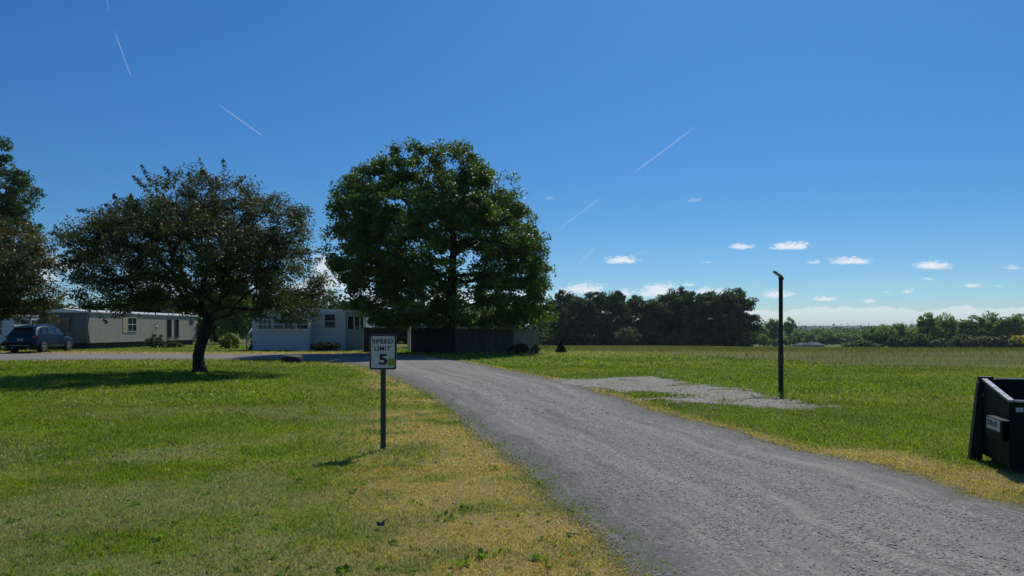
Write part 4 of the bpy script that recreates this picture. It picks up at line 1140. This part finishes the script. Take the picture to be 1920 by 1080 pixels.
rock('boulder', 'low dark boulder with a flat tan top lying on the lawn edge by the road', 'rock', p + Vector((0, .3, 0)), 19.5 * p.y / F, .42, .37, 4, m)
p = G(714, 993); sc = MB()
T = Matrix.Rotation(R(20), 4, 'Z')
sc.add([(-.03, 0, 0), (.0, -.015, .004), (.03, 0, 0), (.036, .008, .05), (.0, .01, .022), (-.032, .01, .042), (-.03, .02, .0), (.03, .022, 0)], [(0, 1, 4, 5), (1, 2, 3, 4), (5, 4, 7, 6), (4, 3, 2, 7)], T)
o = sc.build('litter_scrap', plain('scrap', (.05, .05, .06), .4, 0, .6, 60, .3)); o.location = p + Vector((0, 0, .03)); tag(o, 'small crumpled dark scrap lying in the foreground grass', 'litter')
sm = o.modifiers.new('thick', 'SOLIDIFY'); sm.thickness = .003
# ------------------------------------------------------------------ grey mobile home (long side runs away from the viewer)
GREY = siding('grey_siding', (.37, .325, .265), .41, 1, .07, .2); GREYE = siding('grey_end_shaded', (.145, .145, .148), .41, 0, .07, .2)  # end siding darker than the side wall: shade put into its colour
ROOFW = plain('white_roof', (.62, .63, .63), .5, .1, .2, 3, .15); TRIMD = plain('dark_trim', (.03, .032, .035), .6); UNDERD = plain('underfloor_shade', (.035, .033, .03), .9, 0, .4, 3, .3)  # near-black underfloor colour stands in for shadow beneath the floor
GLASS = glassy('window_glass'); WHITE = plain('white_trim', (.62, .63, .62), .5, 0, .15, 6, .1); SHUT = plain('tan_shutter', (.46, .36, .22), .7, 0, .2, 8, .2)
WOOD = plain('grey_wood', (.17, .145, .115), .85, 0, .35, 5, .4, streak=(1, 1, .2)); WOODD = plain('dark_wood', (.05, .043, .037), .9, 0, .4, 5, .4, streak=(1, 1, .2))
def window(parent, x, z, w, h, y=0., axis='y', out=-1, bars=1, frame=None, glass=None, fw=.05, split=None):
    """a window on a wall: frame > pane, sash bar; axis = wall normal"""
    fr = MB(); d0, d1 = (y, y + out * .05)
    def bx(m, a0, a1, e0, e1, z0, z1):
        if axis == 'y': m.box(a0, a1, e0, e1, z0, z1)
        else: m.box(e0, e1, a0, a1, z0, z1)
    bx(fr, x - w / 2 - fw, x - w / 2, d0, d1, z - h / 2 - fw, z + h / 2 + fw); bx(fr, x + w / 2, x + w / 2 + fw, d0, d1, z - h / 2 - fw, z + h / 2 + fw)
    bx(fr, x - w / 2, x + w / 2, d0, d1, z + h / 2, z + h / 2 + fw); bx(fr, x - w / 2, x + w / 2, d0, y + out * .075, z - h / 2 - fw, z - h / 2)
    f_ = fr.build('window', frame or WHITE, parent)
    pn = MB(); bx(pn, x - w / 2, x + w / 2, y + out * .006, y + out * .016, z - h / 2, z + h / 2); pn.build('pane', glass or GLASS, f_)
    sb = MB(); zc_ = z if split is None else split
    bx(sb, x - w / 2, x + w / 2, y + out * .017, y + out * .042, zc_ - .025, zc_ + .025)
    for k in range(1, bars): xx = x - w / 2 + w * k / bars; bx(sb, xx - .02, xx + .02, y + out * .017, y + out * .04, z - h / 2, z + h / 2)
    sb.build('sash_bar', frame or WHITE, f_)
    return f_
D0 = 62.; X1 = (168 - HX) / F * D0; D1 = 82.; Wm = 4.3; zg = tz(X1, D0)
gh = thing('mobile_home', 'grey brown ribbed mobile home with a white roof edge, behind the crab apple tree', 'mobile home', (X1, D0, zg), math.atan2(-((368 - HX) / F * D1 - X1), D1 - D0))
L = math.hypot(D1 - D0, (368 - HX) / F * D1 - X1); zt = 3.05; z0 = .52
MB().prism([(0, z0), (-.30, zt * .62), (0, zt), (L, zt), (L, z0)], 0, -.12, 0).build('side_wall', GREY, gh)
MB().prism([(0, z0), (-.30, zt * .62), (0, zt), (L, zt), (L, z0)], 0, -Wm, -Wm + .12).build('back_wall', GREY, gh)
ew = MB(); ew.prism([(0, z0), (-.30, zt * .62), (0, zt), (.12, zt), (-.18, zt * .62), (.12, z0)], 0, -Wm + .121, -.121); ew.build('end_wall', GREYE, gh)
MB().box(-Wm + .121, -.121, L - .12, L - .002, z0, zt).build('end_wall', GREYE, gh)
rf = MB(); rf.prism([(-Wm - .12, zt + .002), (.12, zt + .002), (.12, zt + .07), (-Wm / 2, zt + .32), (-Wm - .12, zt + .07)], 1, -.25, L + .2); rf.build('roof', ROOFW, gh)
MB().prism([(-.08, z0), (-.40, zt * .62), (-.10, zt), (.0, zt), (-.3, zt * .62), (.02, z0)], 0, .002, .05).build('corner_trim', TRIMD, gh)
MB().box(-Wm + .3, -.25, .4, L - .3, -.3, z0 - .002).build('underfloor_dark', UNDERD, gh)  # dark box put in for the shadow under the raised home
window(gh, -1.85, 2.1, .7, 1.15, -.30 + .02, 'y', -1, 1, TRIMD, split=2.1)
MB().box(.003, .035, 5.1, 5.8, 1.35, 2.75).build('shutter', SHUT, gh)
window(gh, 6.65, 2.1, 1.5, 1.2, 0, 'x', 1, 2, WHITE)
for y_ in (13.8, 15.4): window(gh, y_, 1.75, .75, 1.75, 0, 'x', 1, 1, TRIMD)
MB().box(.003, .05, 18.4, 19.2, 2.25, 2.65).build('vent', TRIMD, gh)
# shepherd's hook with lantern in front of it
p = at(287, 64.5); sh = thing('garden_hook', 'thin dark hook with a hanging lantern by the grey green bush', 'garden hook', p)
MB().tube([(0, 0, -.1), (0, 0, 1.9), (.05, 0, 2.1), (.2, 0, 2.15), (.3, 0, 2.02)], .018, 6).build('stake', TRIMD, sh)
ln = MB(); ln.lathe([(.0, 2.0), (.02, 2.0), (.11, 1.9), (.10, 1.62), (.12, 1.58), (0, 1.58)], 8, 'z', (.3, 0, 0)); ln.build('lantern', plain('lantern_white', (.5, .5, .46), .5), sh)

# ------------------------------------------------------------------ pale blue home at the far left
D0 = 60.; xr = (26 - HX) / F * D0; zg = tz(xr, D0)
BLUE = siding('pale_blue_siding', (.50, .60, .70), .30, 0, .07, .12); BLUE2 = siding('pale_blue_side', (.50, .60, .70), .30, 1, .07, .12)
bh = thing('mobile_home', 'pale blue ribbed mobile home with a flat white porch roof at the left edge', 'mobile home', (xr, D0, zg), R(6))
zt = HC - (593 - HY) * D0 / F - zg
hb = MB(); hb.box(-12, 0, 0, .12, .45, zt); hb.build('front_wall', BLUE, bh)
MB().box(-.12, 0, .121, 4, .45, zt).build('side_wall', BLUE2, bh)
MB().box(-12, -11.88, .121, 4, .45, zt).build('side_wall', BLUE2, bh)
MB().box(-11.879, -.121, 3.88, 3.998, .45, zt).build('back_wall', BLUE, bh)
MB().box(-12.2, .25, -.2, 4.2, zt + .002, zt + .14, bev=.02).build('roof', ROOFW, bh)
MB().box(-11.9, -.1, .1, 3.9, -.3, .448).build('underfloor_dark', UNDERD, bh)
MB().box(-11.95, -.02, -.04, -.002, .46, .56).build('base_trim', WHITE, bh)
MB().box(.27, 1.35, -.1, 3.6, zt - .30, zt - .12).build('porch_roof', BLUE, bh)
for y_ in (-.05, 3.5): MB().box(1.25, 1.33, y_, y_ + .08, -.3, zt - .301).build('porch_post', WHITE, bh)
window(bh, -1.3, 1.75, .8, 1.0, 0, 'y', -1)

# ------------------------------------------------------------------ white mobile home in the shade
D0 = 59.; x0 = (473 - HX) / F * D0; zg = tz(x0 + 4, D0); s = D0 / F
WSID = siding('white_siding', (.50, .56, .62), .62, 2, .035, .12); WSIDX = siding('white_siding_side', (.50, .56, .62), .62, 2, .035, .12)
SCRN = siding('porch_panel', (.22, .32, .31), .22, 0, .1, .2); 
wh = thing('mobile_home', 'white mobile home with a projecting front bay and corner porch, shaded by the maple', 'mobile home', (x0, D0, zg))
def Zr(r): return HC - (r - HY) * s - zg
def Xp(p): return (p - 473) * s
zt = Zr(584); yb = 1.3; xb = Xp(580)
MB().box(0, xb, 0, .12, -.1, zt).build('bay_wall', WSID, wh)
MB().box(0, .12, .121, 6, -.1, zt).build('end_wall', WSIDX, wh)
MB().box(xb - .12, xb, .121, yb + .1, -.1, zt).build('bay_return', WSIDX, wh)
k2 = (D0 + yb) / F
def X2(p): return (p - HX) * k2 - x0
xp0 = X2(648); xp1 = X2(681)
MB().box(xb + .002, xp0, yb, yb + .12, -.1, zt).build('front_wall', WSID, wh)
MB().box(.121, xp1, 5.88, 5.998, -.1, zt).build('back_wall', WSID, wh)
MB().box(xp1 - .12, xp1, yb + 1.2, 5.879, -.1, zt).build('end_wall', WSIDX, wh)
# porch: lower panels, open upper half, inner wall and door
MB().box(xp0 + .003, xp1, yb + .02, yb + .08, -.1, 1.72).build('porch_panel', SCRN, wh)
MB().box(xp0 + .003, xp1, yb + .02, yb + .08, 2.72, zt - .002).build('porch_header', SCRN, wh)
MB().box(xp0, xp1 - .121, yb + 1.2, yb + 1.3, -.1, zt - .003).build('porch_inner_wall', WOODD, wh)
for p_ in (650, 663, 674): xx = X2(p_); MB().box(xx, xx + .06, yb + .025, yb + .075, 1.722, 2.718).build('porch_mullion', WHITE, wh)
MB().box(xp1 + .002, xp1 + .09, yb - .02, yb + .07, -.2, zt - .003).build('porch_post', WHITE, wh)
dr = MB().box(xp0 + .35, xp0 + 1.05, yb + 1.17, yb + 1.199, 0, 2.0).build('door', plain('door_green', (.10, .16, .15), .5), wh)
MB().lathe([(0, -.04), (.03, -.04), (.03, 0)], 8, 'y', (xp0 + .95, yb + 1.17, 1.0)).build('door_handle', ALU, dr)
rf = MB(); rf.prism([(-.2, zt + .002), (xp1 + .15, zt + .002), (xp1 + .15, zt + .12), (xp1 / 2, zt + .30), (-.2, zt + .12)], 1, yb + .0, 6.3); rf.box(-.2, xb + .2, -.25, yb - .002, zt + .002, zt + .13); rf.build('roof', ROOFW, wh)
MB().box(X2(664), X2(692), yb - .75, yb - .003, zt + .0, zt + .10).build('porch_awning', ROOFW, wh)
zs = Zr(645)
MB().box(-.02, xb + .02, -.035, -.002, zs - .03, zs + .03).build('belt_trim', WHITE, wh)
MB().box(xb + .022, xp0, yb - .035, yb - .002, zs - .03, zs + .03).build('belt_trim', WHITE, wh)
window(wh, Xp(497), Zr(608), 24 * s, 17 * s, 0, 'y', -1, 3)
window(wh, Xp(532), Zr(608), 38 * s, 17 * s, 0, 'y', -1, 2)
window(wh, Xp(567), Zr(608), 20 * s, 17 * s, 0, 'y', -1, 1)
MB().box(Xp(482), Xp(580), -.16, -.051, Zr(620), Zr(617.6)).build('window_sill', WHITE, wh)
window(wh, X2(619), HC - (602 - HY) * k2 - zg, 19 * k2, 25 * k2, yb, 'y', -1, 1)
# entry steps at its left end
st = thing('entry_steps', 'weathered wooden entry steps with a white handrail at the left end of the white home', 'steps', (x0 - .1, D0 + .2, zg))
for k in range(4): MB().box(-.62, -.02, 1.6 - k * .3 - .0, 1.6 - k * .3 + .29, 0.9 - k * .22 - .06, .9 - k * .22).build('tread', WOOD, st)
MB().box(-.62, -.02, 1.9, 3.0, .86, .92).build('landing', WOOD, st)
sp_ = MB(); sp_.prism([(.6, -.1), (1.9, .84), (3.0, .84), (3.0, -.1)], 0, -.6, -.56); sp_.prism([(.6, -.1), (1.9, .84), (3.0, .84), (3.0, -.1)], 0, -.08, -.04); sp_.build('stringer', WOODD, st)
for x_ in (-.66,):
    ra = MB(); ra.hexa([(x_, .55, .98), (x_ + .07, .55, .98), (x_ + .07, 1.9, 1.72), (x_, 1.9, 1.72), (x_, .55, 1.06), (x_ + .07, .55, 1.06), (x_ + .07, 1.9, 1.80), (x_, 1.9, 1.80)]); ra.box(x_, x_ + .07, 1.902, 3., 1.74, 1.80); ra.build('handrail', WHITE, st)
    for y_, h_ in ((.55, .98), (1.85, 1.69), (2.92, 1.738)): MB().box(x_ + .004, x_ + .066, y_, y_ + .07, -.1, h_).build('rail_post', WOOD, st)

# ------------------------------------------------------------------ board fence, gate and things behind
D0 = 52.4; s = D0 / F
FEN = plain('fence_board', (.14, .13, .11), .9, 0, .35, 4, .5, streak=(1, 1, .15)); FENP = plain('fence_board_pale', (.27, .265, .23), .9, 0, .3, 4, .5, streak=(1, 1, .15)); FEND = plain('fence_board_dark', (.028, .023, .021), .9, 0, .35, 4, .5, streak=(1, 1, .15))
def fence(name, label, pxa, Da, pxb, Db, top, mat, seed, gap=.003, wd=.14):
    rd = random.Random(seed)
    A = Vector(((pxa - HX) / F * Da, Da, 0)); B = Vector(((pxb - HX) / F * Db, Db, 0)); L = (B - A).length
    A.z = tz(A.x, A.y); ro = thing(name, label, 'fence', A, math.atan2(B.y - A.y, B.x - A.x))
    H = HC - (top - HY) * (Da + Db) / 2 / F - A.z
    bo = MB(); x = 0
    while x < L - .02:
        w_ = min(wd, L - x) - gap; h_ = H + rd.uniform(-.03, .025); j = rd.uniform(-.008, .008)
        bo.prism([(x, -.05), (x + w_, -.05), (x + w_, h_ - .03), (x + w_ * .75, h_), (x + w_ * .25, h_), (x, h_ - .03)], 1, -.02 + j, 0 + j); x += wd
    bo.build('boards', mat, ro)
    for z_ in (.25, H * .5, H - .3): MB().box(0, L, .012, .055, z_, z_ + .09).build('rail', mat, ro)
    n = max(1, int(L / 2.4))
    for k in range(n + 1): MB().box(k * L / n - .05, k * L / n + .05, .057, .157, -.3, H - .05).build('post', mat, ro)
    return ro
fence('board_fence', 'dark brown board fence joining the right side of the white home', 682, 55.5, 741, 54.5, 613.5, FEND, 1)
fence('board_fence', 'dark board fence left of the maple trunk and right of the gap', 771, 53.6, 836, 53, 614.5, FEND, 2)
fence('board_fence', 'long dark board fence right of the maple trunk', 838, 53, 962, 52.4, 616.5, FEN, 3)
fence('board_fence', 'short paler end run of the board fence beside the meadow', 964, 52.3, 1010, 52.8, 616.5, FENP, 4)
# white post and white cabin behind the fence
p = at(767, 60); po = thing('white_post', 'white post standing in the gap of the fence', 'post', p); hh = HC - (603 - HY) * 60 / F - p.z
MB().box(-.12, .12, -.08, .08, -.3, hh, bev=.01).build('shaft', WHITE, po); MB().box(-.15, .15, -.11, .11, hh + .001, hh + .05).build('cap', WHITE, po)
D2 = 78.; s2 = D2 / F; p = at(815, D2)
cb = thing('cabin', 'low white home with a shallow gable roof showing over the fence', 'house', p)
def z2(r): return HC - (r - HY) * s2 - p.z
a_, b_ = (765 - 815) * s2, (868 - 815) * s2; zt = z2(606)
MB().prism([(a_, -.2), (b_, -.2), (b_, zt), ((a_ + b_) / 2 - .6, z2(598)), (a_, zt)], 1, 0, .15).build('front_wall', siding('cabin_siding', (.55, .58, .60), .2, 2, .1, .1), cb)
MB().prism([(a_, -.2), (b_, -.2), (b_, zt), ((a_ + b_) / 2 - .6, z2(598)), (a_, zt)], 1, 7.8, 7.95).build('back_wall', WHITE, cb)
for xx in (a_, b_ - .12): MB().box(xx, xx + .12, .151, 7.799, -.2, zt - .002).build('side_wall', WHITE, cb)
pk_ = ((a_ + b_) / 2 - .6, z2(598)); q1 = MB(); q1.prism([(a_ - .35, zt - .06), (pk_[0], pk_[1] + .003), (b_ + .35, zt - .08), (b_ + .35, zt + .04), (pk_[0], pk_[1] + .12), (a_ - .35, zt + .06)], 1, -.3, 8.2); q1.build('roof', ROOFW, cb)
window(cb, (790 - 815) * s2, z2(625), .9, 1.1, 0, 'y', -1)
p = at(704, 76); g2 = thing('shed', 'small white shed glimpsed between the white home and the fence', 'shed', p); h2 = HC - (600 - HY) * 76 / F - p.z
MB().box(-.7, .7, 0, 2, -.2, h2 - .15).build('walls', WHITE, g2); MB().prism([(-.85, h2 - .148), (.85, h2 - .148), (.85, h2 - .05), (0, h2 + .1), (-.85, h2 - .05)], 1, -.15, 2.15).build('roof', ROOFW, g2); MB().box(-.35, .35, -.03, -.002, 0, 1.8).build('door', WOOD, g2)

# ------------------------------------------------------------------ far houses beyond the hay
def far_house(px0, px1, D, eave, ridge, label, seed):
    p = at((px0 + px1) / 2, D); s_ = D / F; w_ = (px1 - px0) * s_; h_ = thing('house', label, 'house', p, R(8))
    def zz(r): return HC - (r - HY) * s_ - p.z
    e = zz(eave); r_ = zz(ridge)
    wl = MB(); wl.box(-w_ / 2 + .4, w_ / 2 - .4, 0, 7, -.4, e); wl.build('walls', plain('far_wall%d' % seed, (.30, .33, .37), .7), h_)
    ro_ = MB(); x0_, x1_ = -w_ / 2, w_ / 2; i_ = min(3., w_ * .28)
    ro_.add([(x0_, -.5, e + .01), (x1_, -.5, e + .01), (x1_, 7.5, e + .01), (x0_, 7.5, e + .01), (x0_ + i_, 3.5, r_), (x1_ - i_, 3.5, r_)], [(0, 1, 5, 4), (1, 2, 5), (2, 3, 4, 5), (3, 0, 4), (0, 3, 2, 1)])
    ro_.build('roof', plain('far_roof%d' % seed, (.085, .095, .115), .8, 0, .2, 6, .1, .1), h_)
    wn_ = MB()
    for x_ in (-w_ * .28, w_ * .2): MB().box(x_ - .6, x_ + .6, -.04, -.003, e - 1.4, e - .5).build('window', GLASS, h_)
    MB().box(-w_ * .05 - .45, -w_ * .05 + .45, -.05, -.003, -.3, e - .25).build('door', WOODD, h_)
far_house(1499, 1526, 318, 647.5, 642.5, 'far grey roofed house, the left and lower of the two beyond the hay', 1)
far_house(1520, 1548, 312, 647, 641.5, 'far pale house with a hipped roof, the right one of the two beyond the hay', 2)

# ------------------------------------------------------------------ parked car, seen from behind and its right side
CARP = plain('car_paint', (.004, .028, .065), .4, .0, .2, 2, .0, .14, .0); CARK = plain('car_plastic', (.007, .007, .008), .7, 0, .2, 6, .1, .15); TYRE = plain('tyre_rubber', (.014, .014, .014), .85); RIMS = plain('wheel_alloy', (.55, .56, .58), .28, .85, .1, 12, .02)
CGL = glassy('car_glass', (.008, .010, .012), .04); TLR = plain('tail_lamp_red', (.07, .006, .006), .15); CHR = plain('chrome', (.20, .21, .22), .3, .8); PLT = plain('number_plate', (.34, .35, .38), .5)
rx = (70.5 - HX) / F * 45.4; cx = rx - .93; y0 = 45.2
gz0 = tz(cx, y0 + .9); gz1 = tz(cx, y0 + 3.6)
car = thing('parked_car', 'dark blue car parked beside the road under the bronze leaved crab apple', 'car', (cx, y0, gz0), R(2.5))
car.rotation_euler = (math.atan2(gz1 - gz0, 2.7), 0, R(2.5))
Lc = 4.62
#            y     zbot  zbelt  ztop   wbot  wbelt wroof
ST = [(.00, .42, .80, .82, .74, .80, .70), (.06, .34, 1.00, 1.04, .86, .86, .78), (.16, .30, 1.06, 1.14, .90, .895, .78), (.42, .29, 1.08, 1.50, .915, .905, .70), (.70, .28, 1.07, 1.64, .92, .91, .69),
      (1.20, .27, 1.05, 1.70, .925, .915, .69), (1.9, .26, 1.03, 1.71, .925, .915, .69), (2.5, .26, 1.01, 1.67, .925, .915, .67), (2.85, .26, 1.00, 1.55, .925, .91, .67), (3.2, .26, .99, 1.30, .925, .905, .68), (3.5, .26, .97, 1.06, .92, .90, .72),
      (3.9, .27, .94, 1.00, .915, .885, .74), (4.25, .28, .88, .93, .89, .85, .70), (4.5, .32, .76, .80, .80, .76, .62), (4.62, .42, .60, .63, .66, .62, .50)]
def ring(st):
    y, zb_, zl, zt_, wb, wl, wr = st
    half = [(wb * .80, zb_), (wb * .97, zb_ + .06), (wb * 1.0, zb_ + (zl - zb_) * .4), (wl * 1.005, zb_ + (zl - zb_) * .75), (wl, zl), (wl * .3 + wr * .7, zl + (zt_ - zl) * .62), (wr, zl + (zt_ - zl) * .90), (wr * .8, zt_ - .004), (wr * .35, zt_ + .012)]
    return [(x, y, z) for x, z in half] + [(-x, y, z) for x, z in half[::-1]]
mb = MB(); n = 18
vs = [p for st_i in ST for p in ring(st_i)]
fs = [(i * n + k, i * n + (k + 1) % n, (i + 1) * n + (k + 1) % n, (i + 1) * n + k) for i in range(len(ST) - 1) for k in range(n)]
fs += [tuple(range(n)), tuple(range((len(ST) - 1) * n, len(ST) * n))]
mb.add(vs, fs); cb_ = mb.build('body', CARP, car, True)
sb_ = cb_.modifiers.new('soft', 'SUBSURF'); sb_.levels = 1; sb_.render_levels = 1
def side_pt(y, f, out=.012, sx=1):
    """a point on the side glass: y along the car, f 0 at the belt, 1 at the roof"""
    i = 0
    while i < len(ST) - 2 and y > ST[i + 1][0]: i += 1
    a, b_ = ST[i], ST[i + 1]; q = (y - a[0]) / (b_[0] - a[0]); g_ = [a[k] * (1 - q) + b_[k] * q for k in range(7)]
    z = g_[2] + (g_[3] - g_[2]) * f; x = g_[5] * (1 - f) + g_[6] * f + out + .028 * math.sin(PI * min(1, f))
    return (sx * x, y, z)
for sx in (1, -1):
    for (ya, yb_, yc, yd) in ((.62, 1.28, 1.30, .86), (1.36, 2.22, 2.20, 1.38), (2.30, 3.24, 2.74, 2.28)):   # lower back, lower front, upper front, upper back
        g = MB(); P4 = [side_pt(ya, .09, .012, sx), side_pt(yb_, .09, .012, sx), side_pt(yc, .82, .012, sx), side_pt(yd, .82, .012, sx)]
        g.add(P4 + [(p[0] - sx * .03, p[1], p[2]) for p in P4], [(0, 1, 2, 3), (7, 6, 5, 4), (0, 4, 5, 1), (1, 5, 6, 2), (2, 6, 7, 3), (3, 7, 4, 0)]); g.build('side_window', CGL, car)
    MB().box(sx * .955, sx * .925, .95, 3.1, .40, .46).build('door_trim', CHR, car)
    for y_ in (1.45, 2.40): MB().box(sx * .935, sx * .95, y_, y_ + .18, .90, .925).build('door_handle', CARP, car)
    mr = MB().box(sx * .94, sx * 1.10, 2.92, 3.08, 1.00, 1.15, bev=.03).build('wing_mirror', CARP, car)
    MB().tube([(sx * .66, .75, 1.69), (sx * .66, .85, 1.735), (sx * .66, 2.3, 1.735), (sx * .66, 2.4, 1.70)], .018, 6).build('roof_rail', CHR, car)
    MB().prism([(.0, .90), (.0, 1.02), (.42, 1.06), (.30, .93)], 0, sx * .70, sx * .925).build('tail_lamp', TLR, car)
    MB().box(sx * .45, sx * .70, 4.38, 4.53, .66, .75, bev=.02).build('headlight', LBL, car)
    for yw in (.86, 3.62):
        wa = MB(); wa.lathe([(.0, .0), (.40, .0), (.41, .018), (.385, .024), (.0, .024)], 26, 'x', (0, 0, 0)); o = wa.build('wheel_arch', CARK, car); o.location = (sx * .912 - (0 if sx > 0 else .024), yw, .37)
        wl_ = MB(); wl_.lathe([(.23, -.11), (.33, -.115), (.355, -.08), (.36, 0), (.355, .08), (.33, .112), (.235, .112)], 28, 'x'); wo_ = wl_.build('wheel', TYRE, car, True); wo_.location = (sx * .83 + sx * .0, yw, .36)
        rm = MB(); xo = sx * .105
        rm.lathe([(.235, sx * -.1), (.235, sx * .112), (.215, sx * .118), (.205, sx * .06), (.0, sx * .03)], 28, 'x')
        for k in range(5):
            T = Matrix.Rotation(2 * PI * k / 5, 4, 'X'); rm.hexa([(sx * .07, -.035, .03), (sx * .12, -.035, .03), (sx * .12, .035, .03), (sx * .07, .035, .03), (sx * .085, -.026, .215), (sx * .125, -.026, .215), (sx * .125, .026, .215), (sx * .085, .026, .215)], T)
        rm.lathe([(.0, sx * .128), (.05, sx * .125), (.055, sx * .06)], 14, 'x'); rm.build('rim', RIMS, wo_)
g = MB(); P4 = [(-.70, .115, 1.13), (.70, .115, 1.13), (.60, .40, 1.50), (-.60, .40, 1.50)]
g.add([(x, y - .03, z + .012) for x, y, z in P4] + [(x, y + .02, z) for x, y, z in P4], [(0, 1, 2, 3), (7, 6, 5, 4), (0, 4, 5, 1), (1, 5, 6, 2), (2, 6, 7, 3), (3, 7, 4, 0)]); g.build('rear_window', CGL, car)
g = MB(); P4 = [(-.70, 3.52, 1.06), (.70, 3.52, 1.06), (.60, 2.76, 1.60), (-.60, 2.76, 1.60)]
g.add([(x, y + .02, z + .03) for x, y, z in P4] + [(x, y - .03, z - .0) for x, y, z in P4], [(0, 1, 2, 3), (7, 6, 5, 4), (0, 4, 5, 1), (1, 5, 6, 2), (2, 6, 7, 3), (3, 7, 4, 0)]); g.build('windscreen', CGL, car)
MB().box(-.62, .62, .20, .46, 1.56, 1.60, bev=.015).build('roof_spoiler', CARP, car)
MB().box(-.82, .82, -.05, .12, .30, .58, bev=.04).build('rear_bumper', CARK, car)
MB().box(-.6, .6, -.056, -.046, .42, .455).build('bumper_strip', CHR, car)
MB().box(-.17, .17, -.022, -.006, .72, .83).build('number_plate', PLT, car)
MB().box(-.28, .28, -.03, .03, .855, .885, bev=.008).build('tailgate_trim', CHR, car)
MB().box(-.80, .80, .5, 4.2, .20, .30).build('underbody', CARK, car)
for x_ in (-.45, .45): MB().lathe([(.0, -.09), (.04, -.09), (.045, -.08), (.045, .1)], 10, 'y', (x_, 0, .27)).build('exhaust_pipe', CHR, car)

# ------------------------------------------------------------------ air: one closed box of thin haze
if HAZE > 0:
    m, t, out = newmat('air_haze'); pv_ = t.new('ShaderNodeVolumePrincipled'); pv_.inputs['Color'].default_value = (.80, .89, 1, 1); pv_.inputs['Density'].default_value = HAZE; pv_.inputs['Anisotropy'].default_value = .3
    t.link(pv_.outputs[0], out.inputs['Volume'])
    o = MB().box(-7600, 7600, -7600, 7600, -26, 48).build('haze', m); stuff(o)
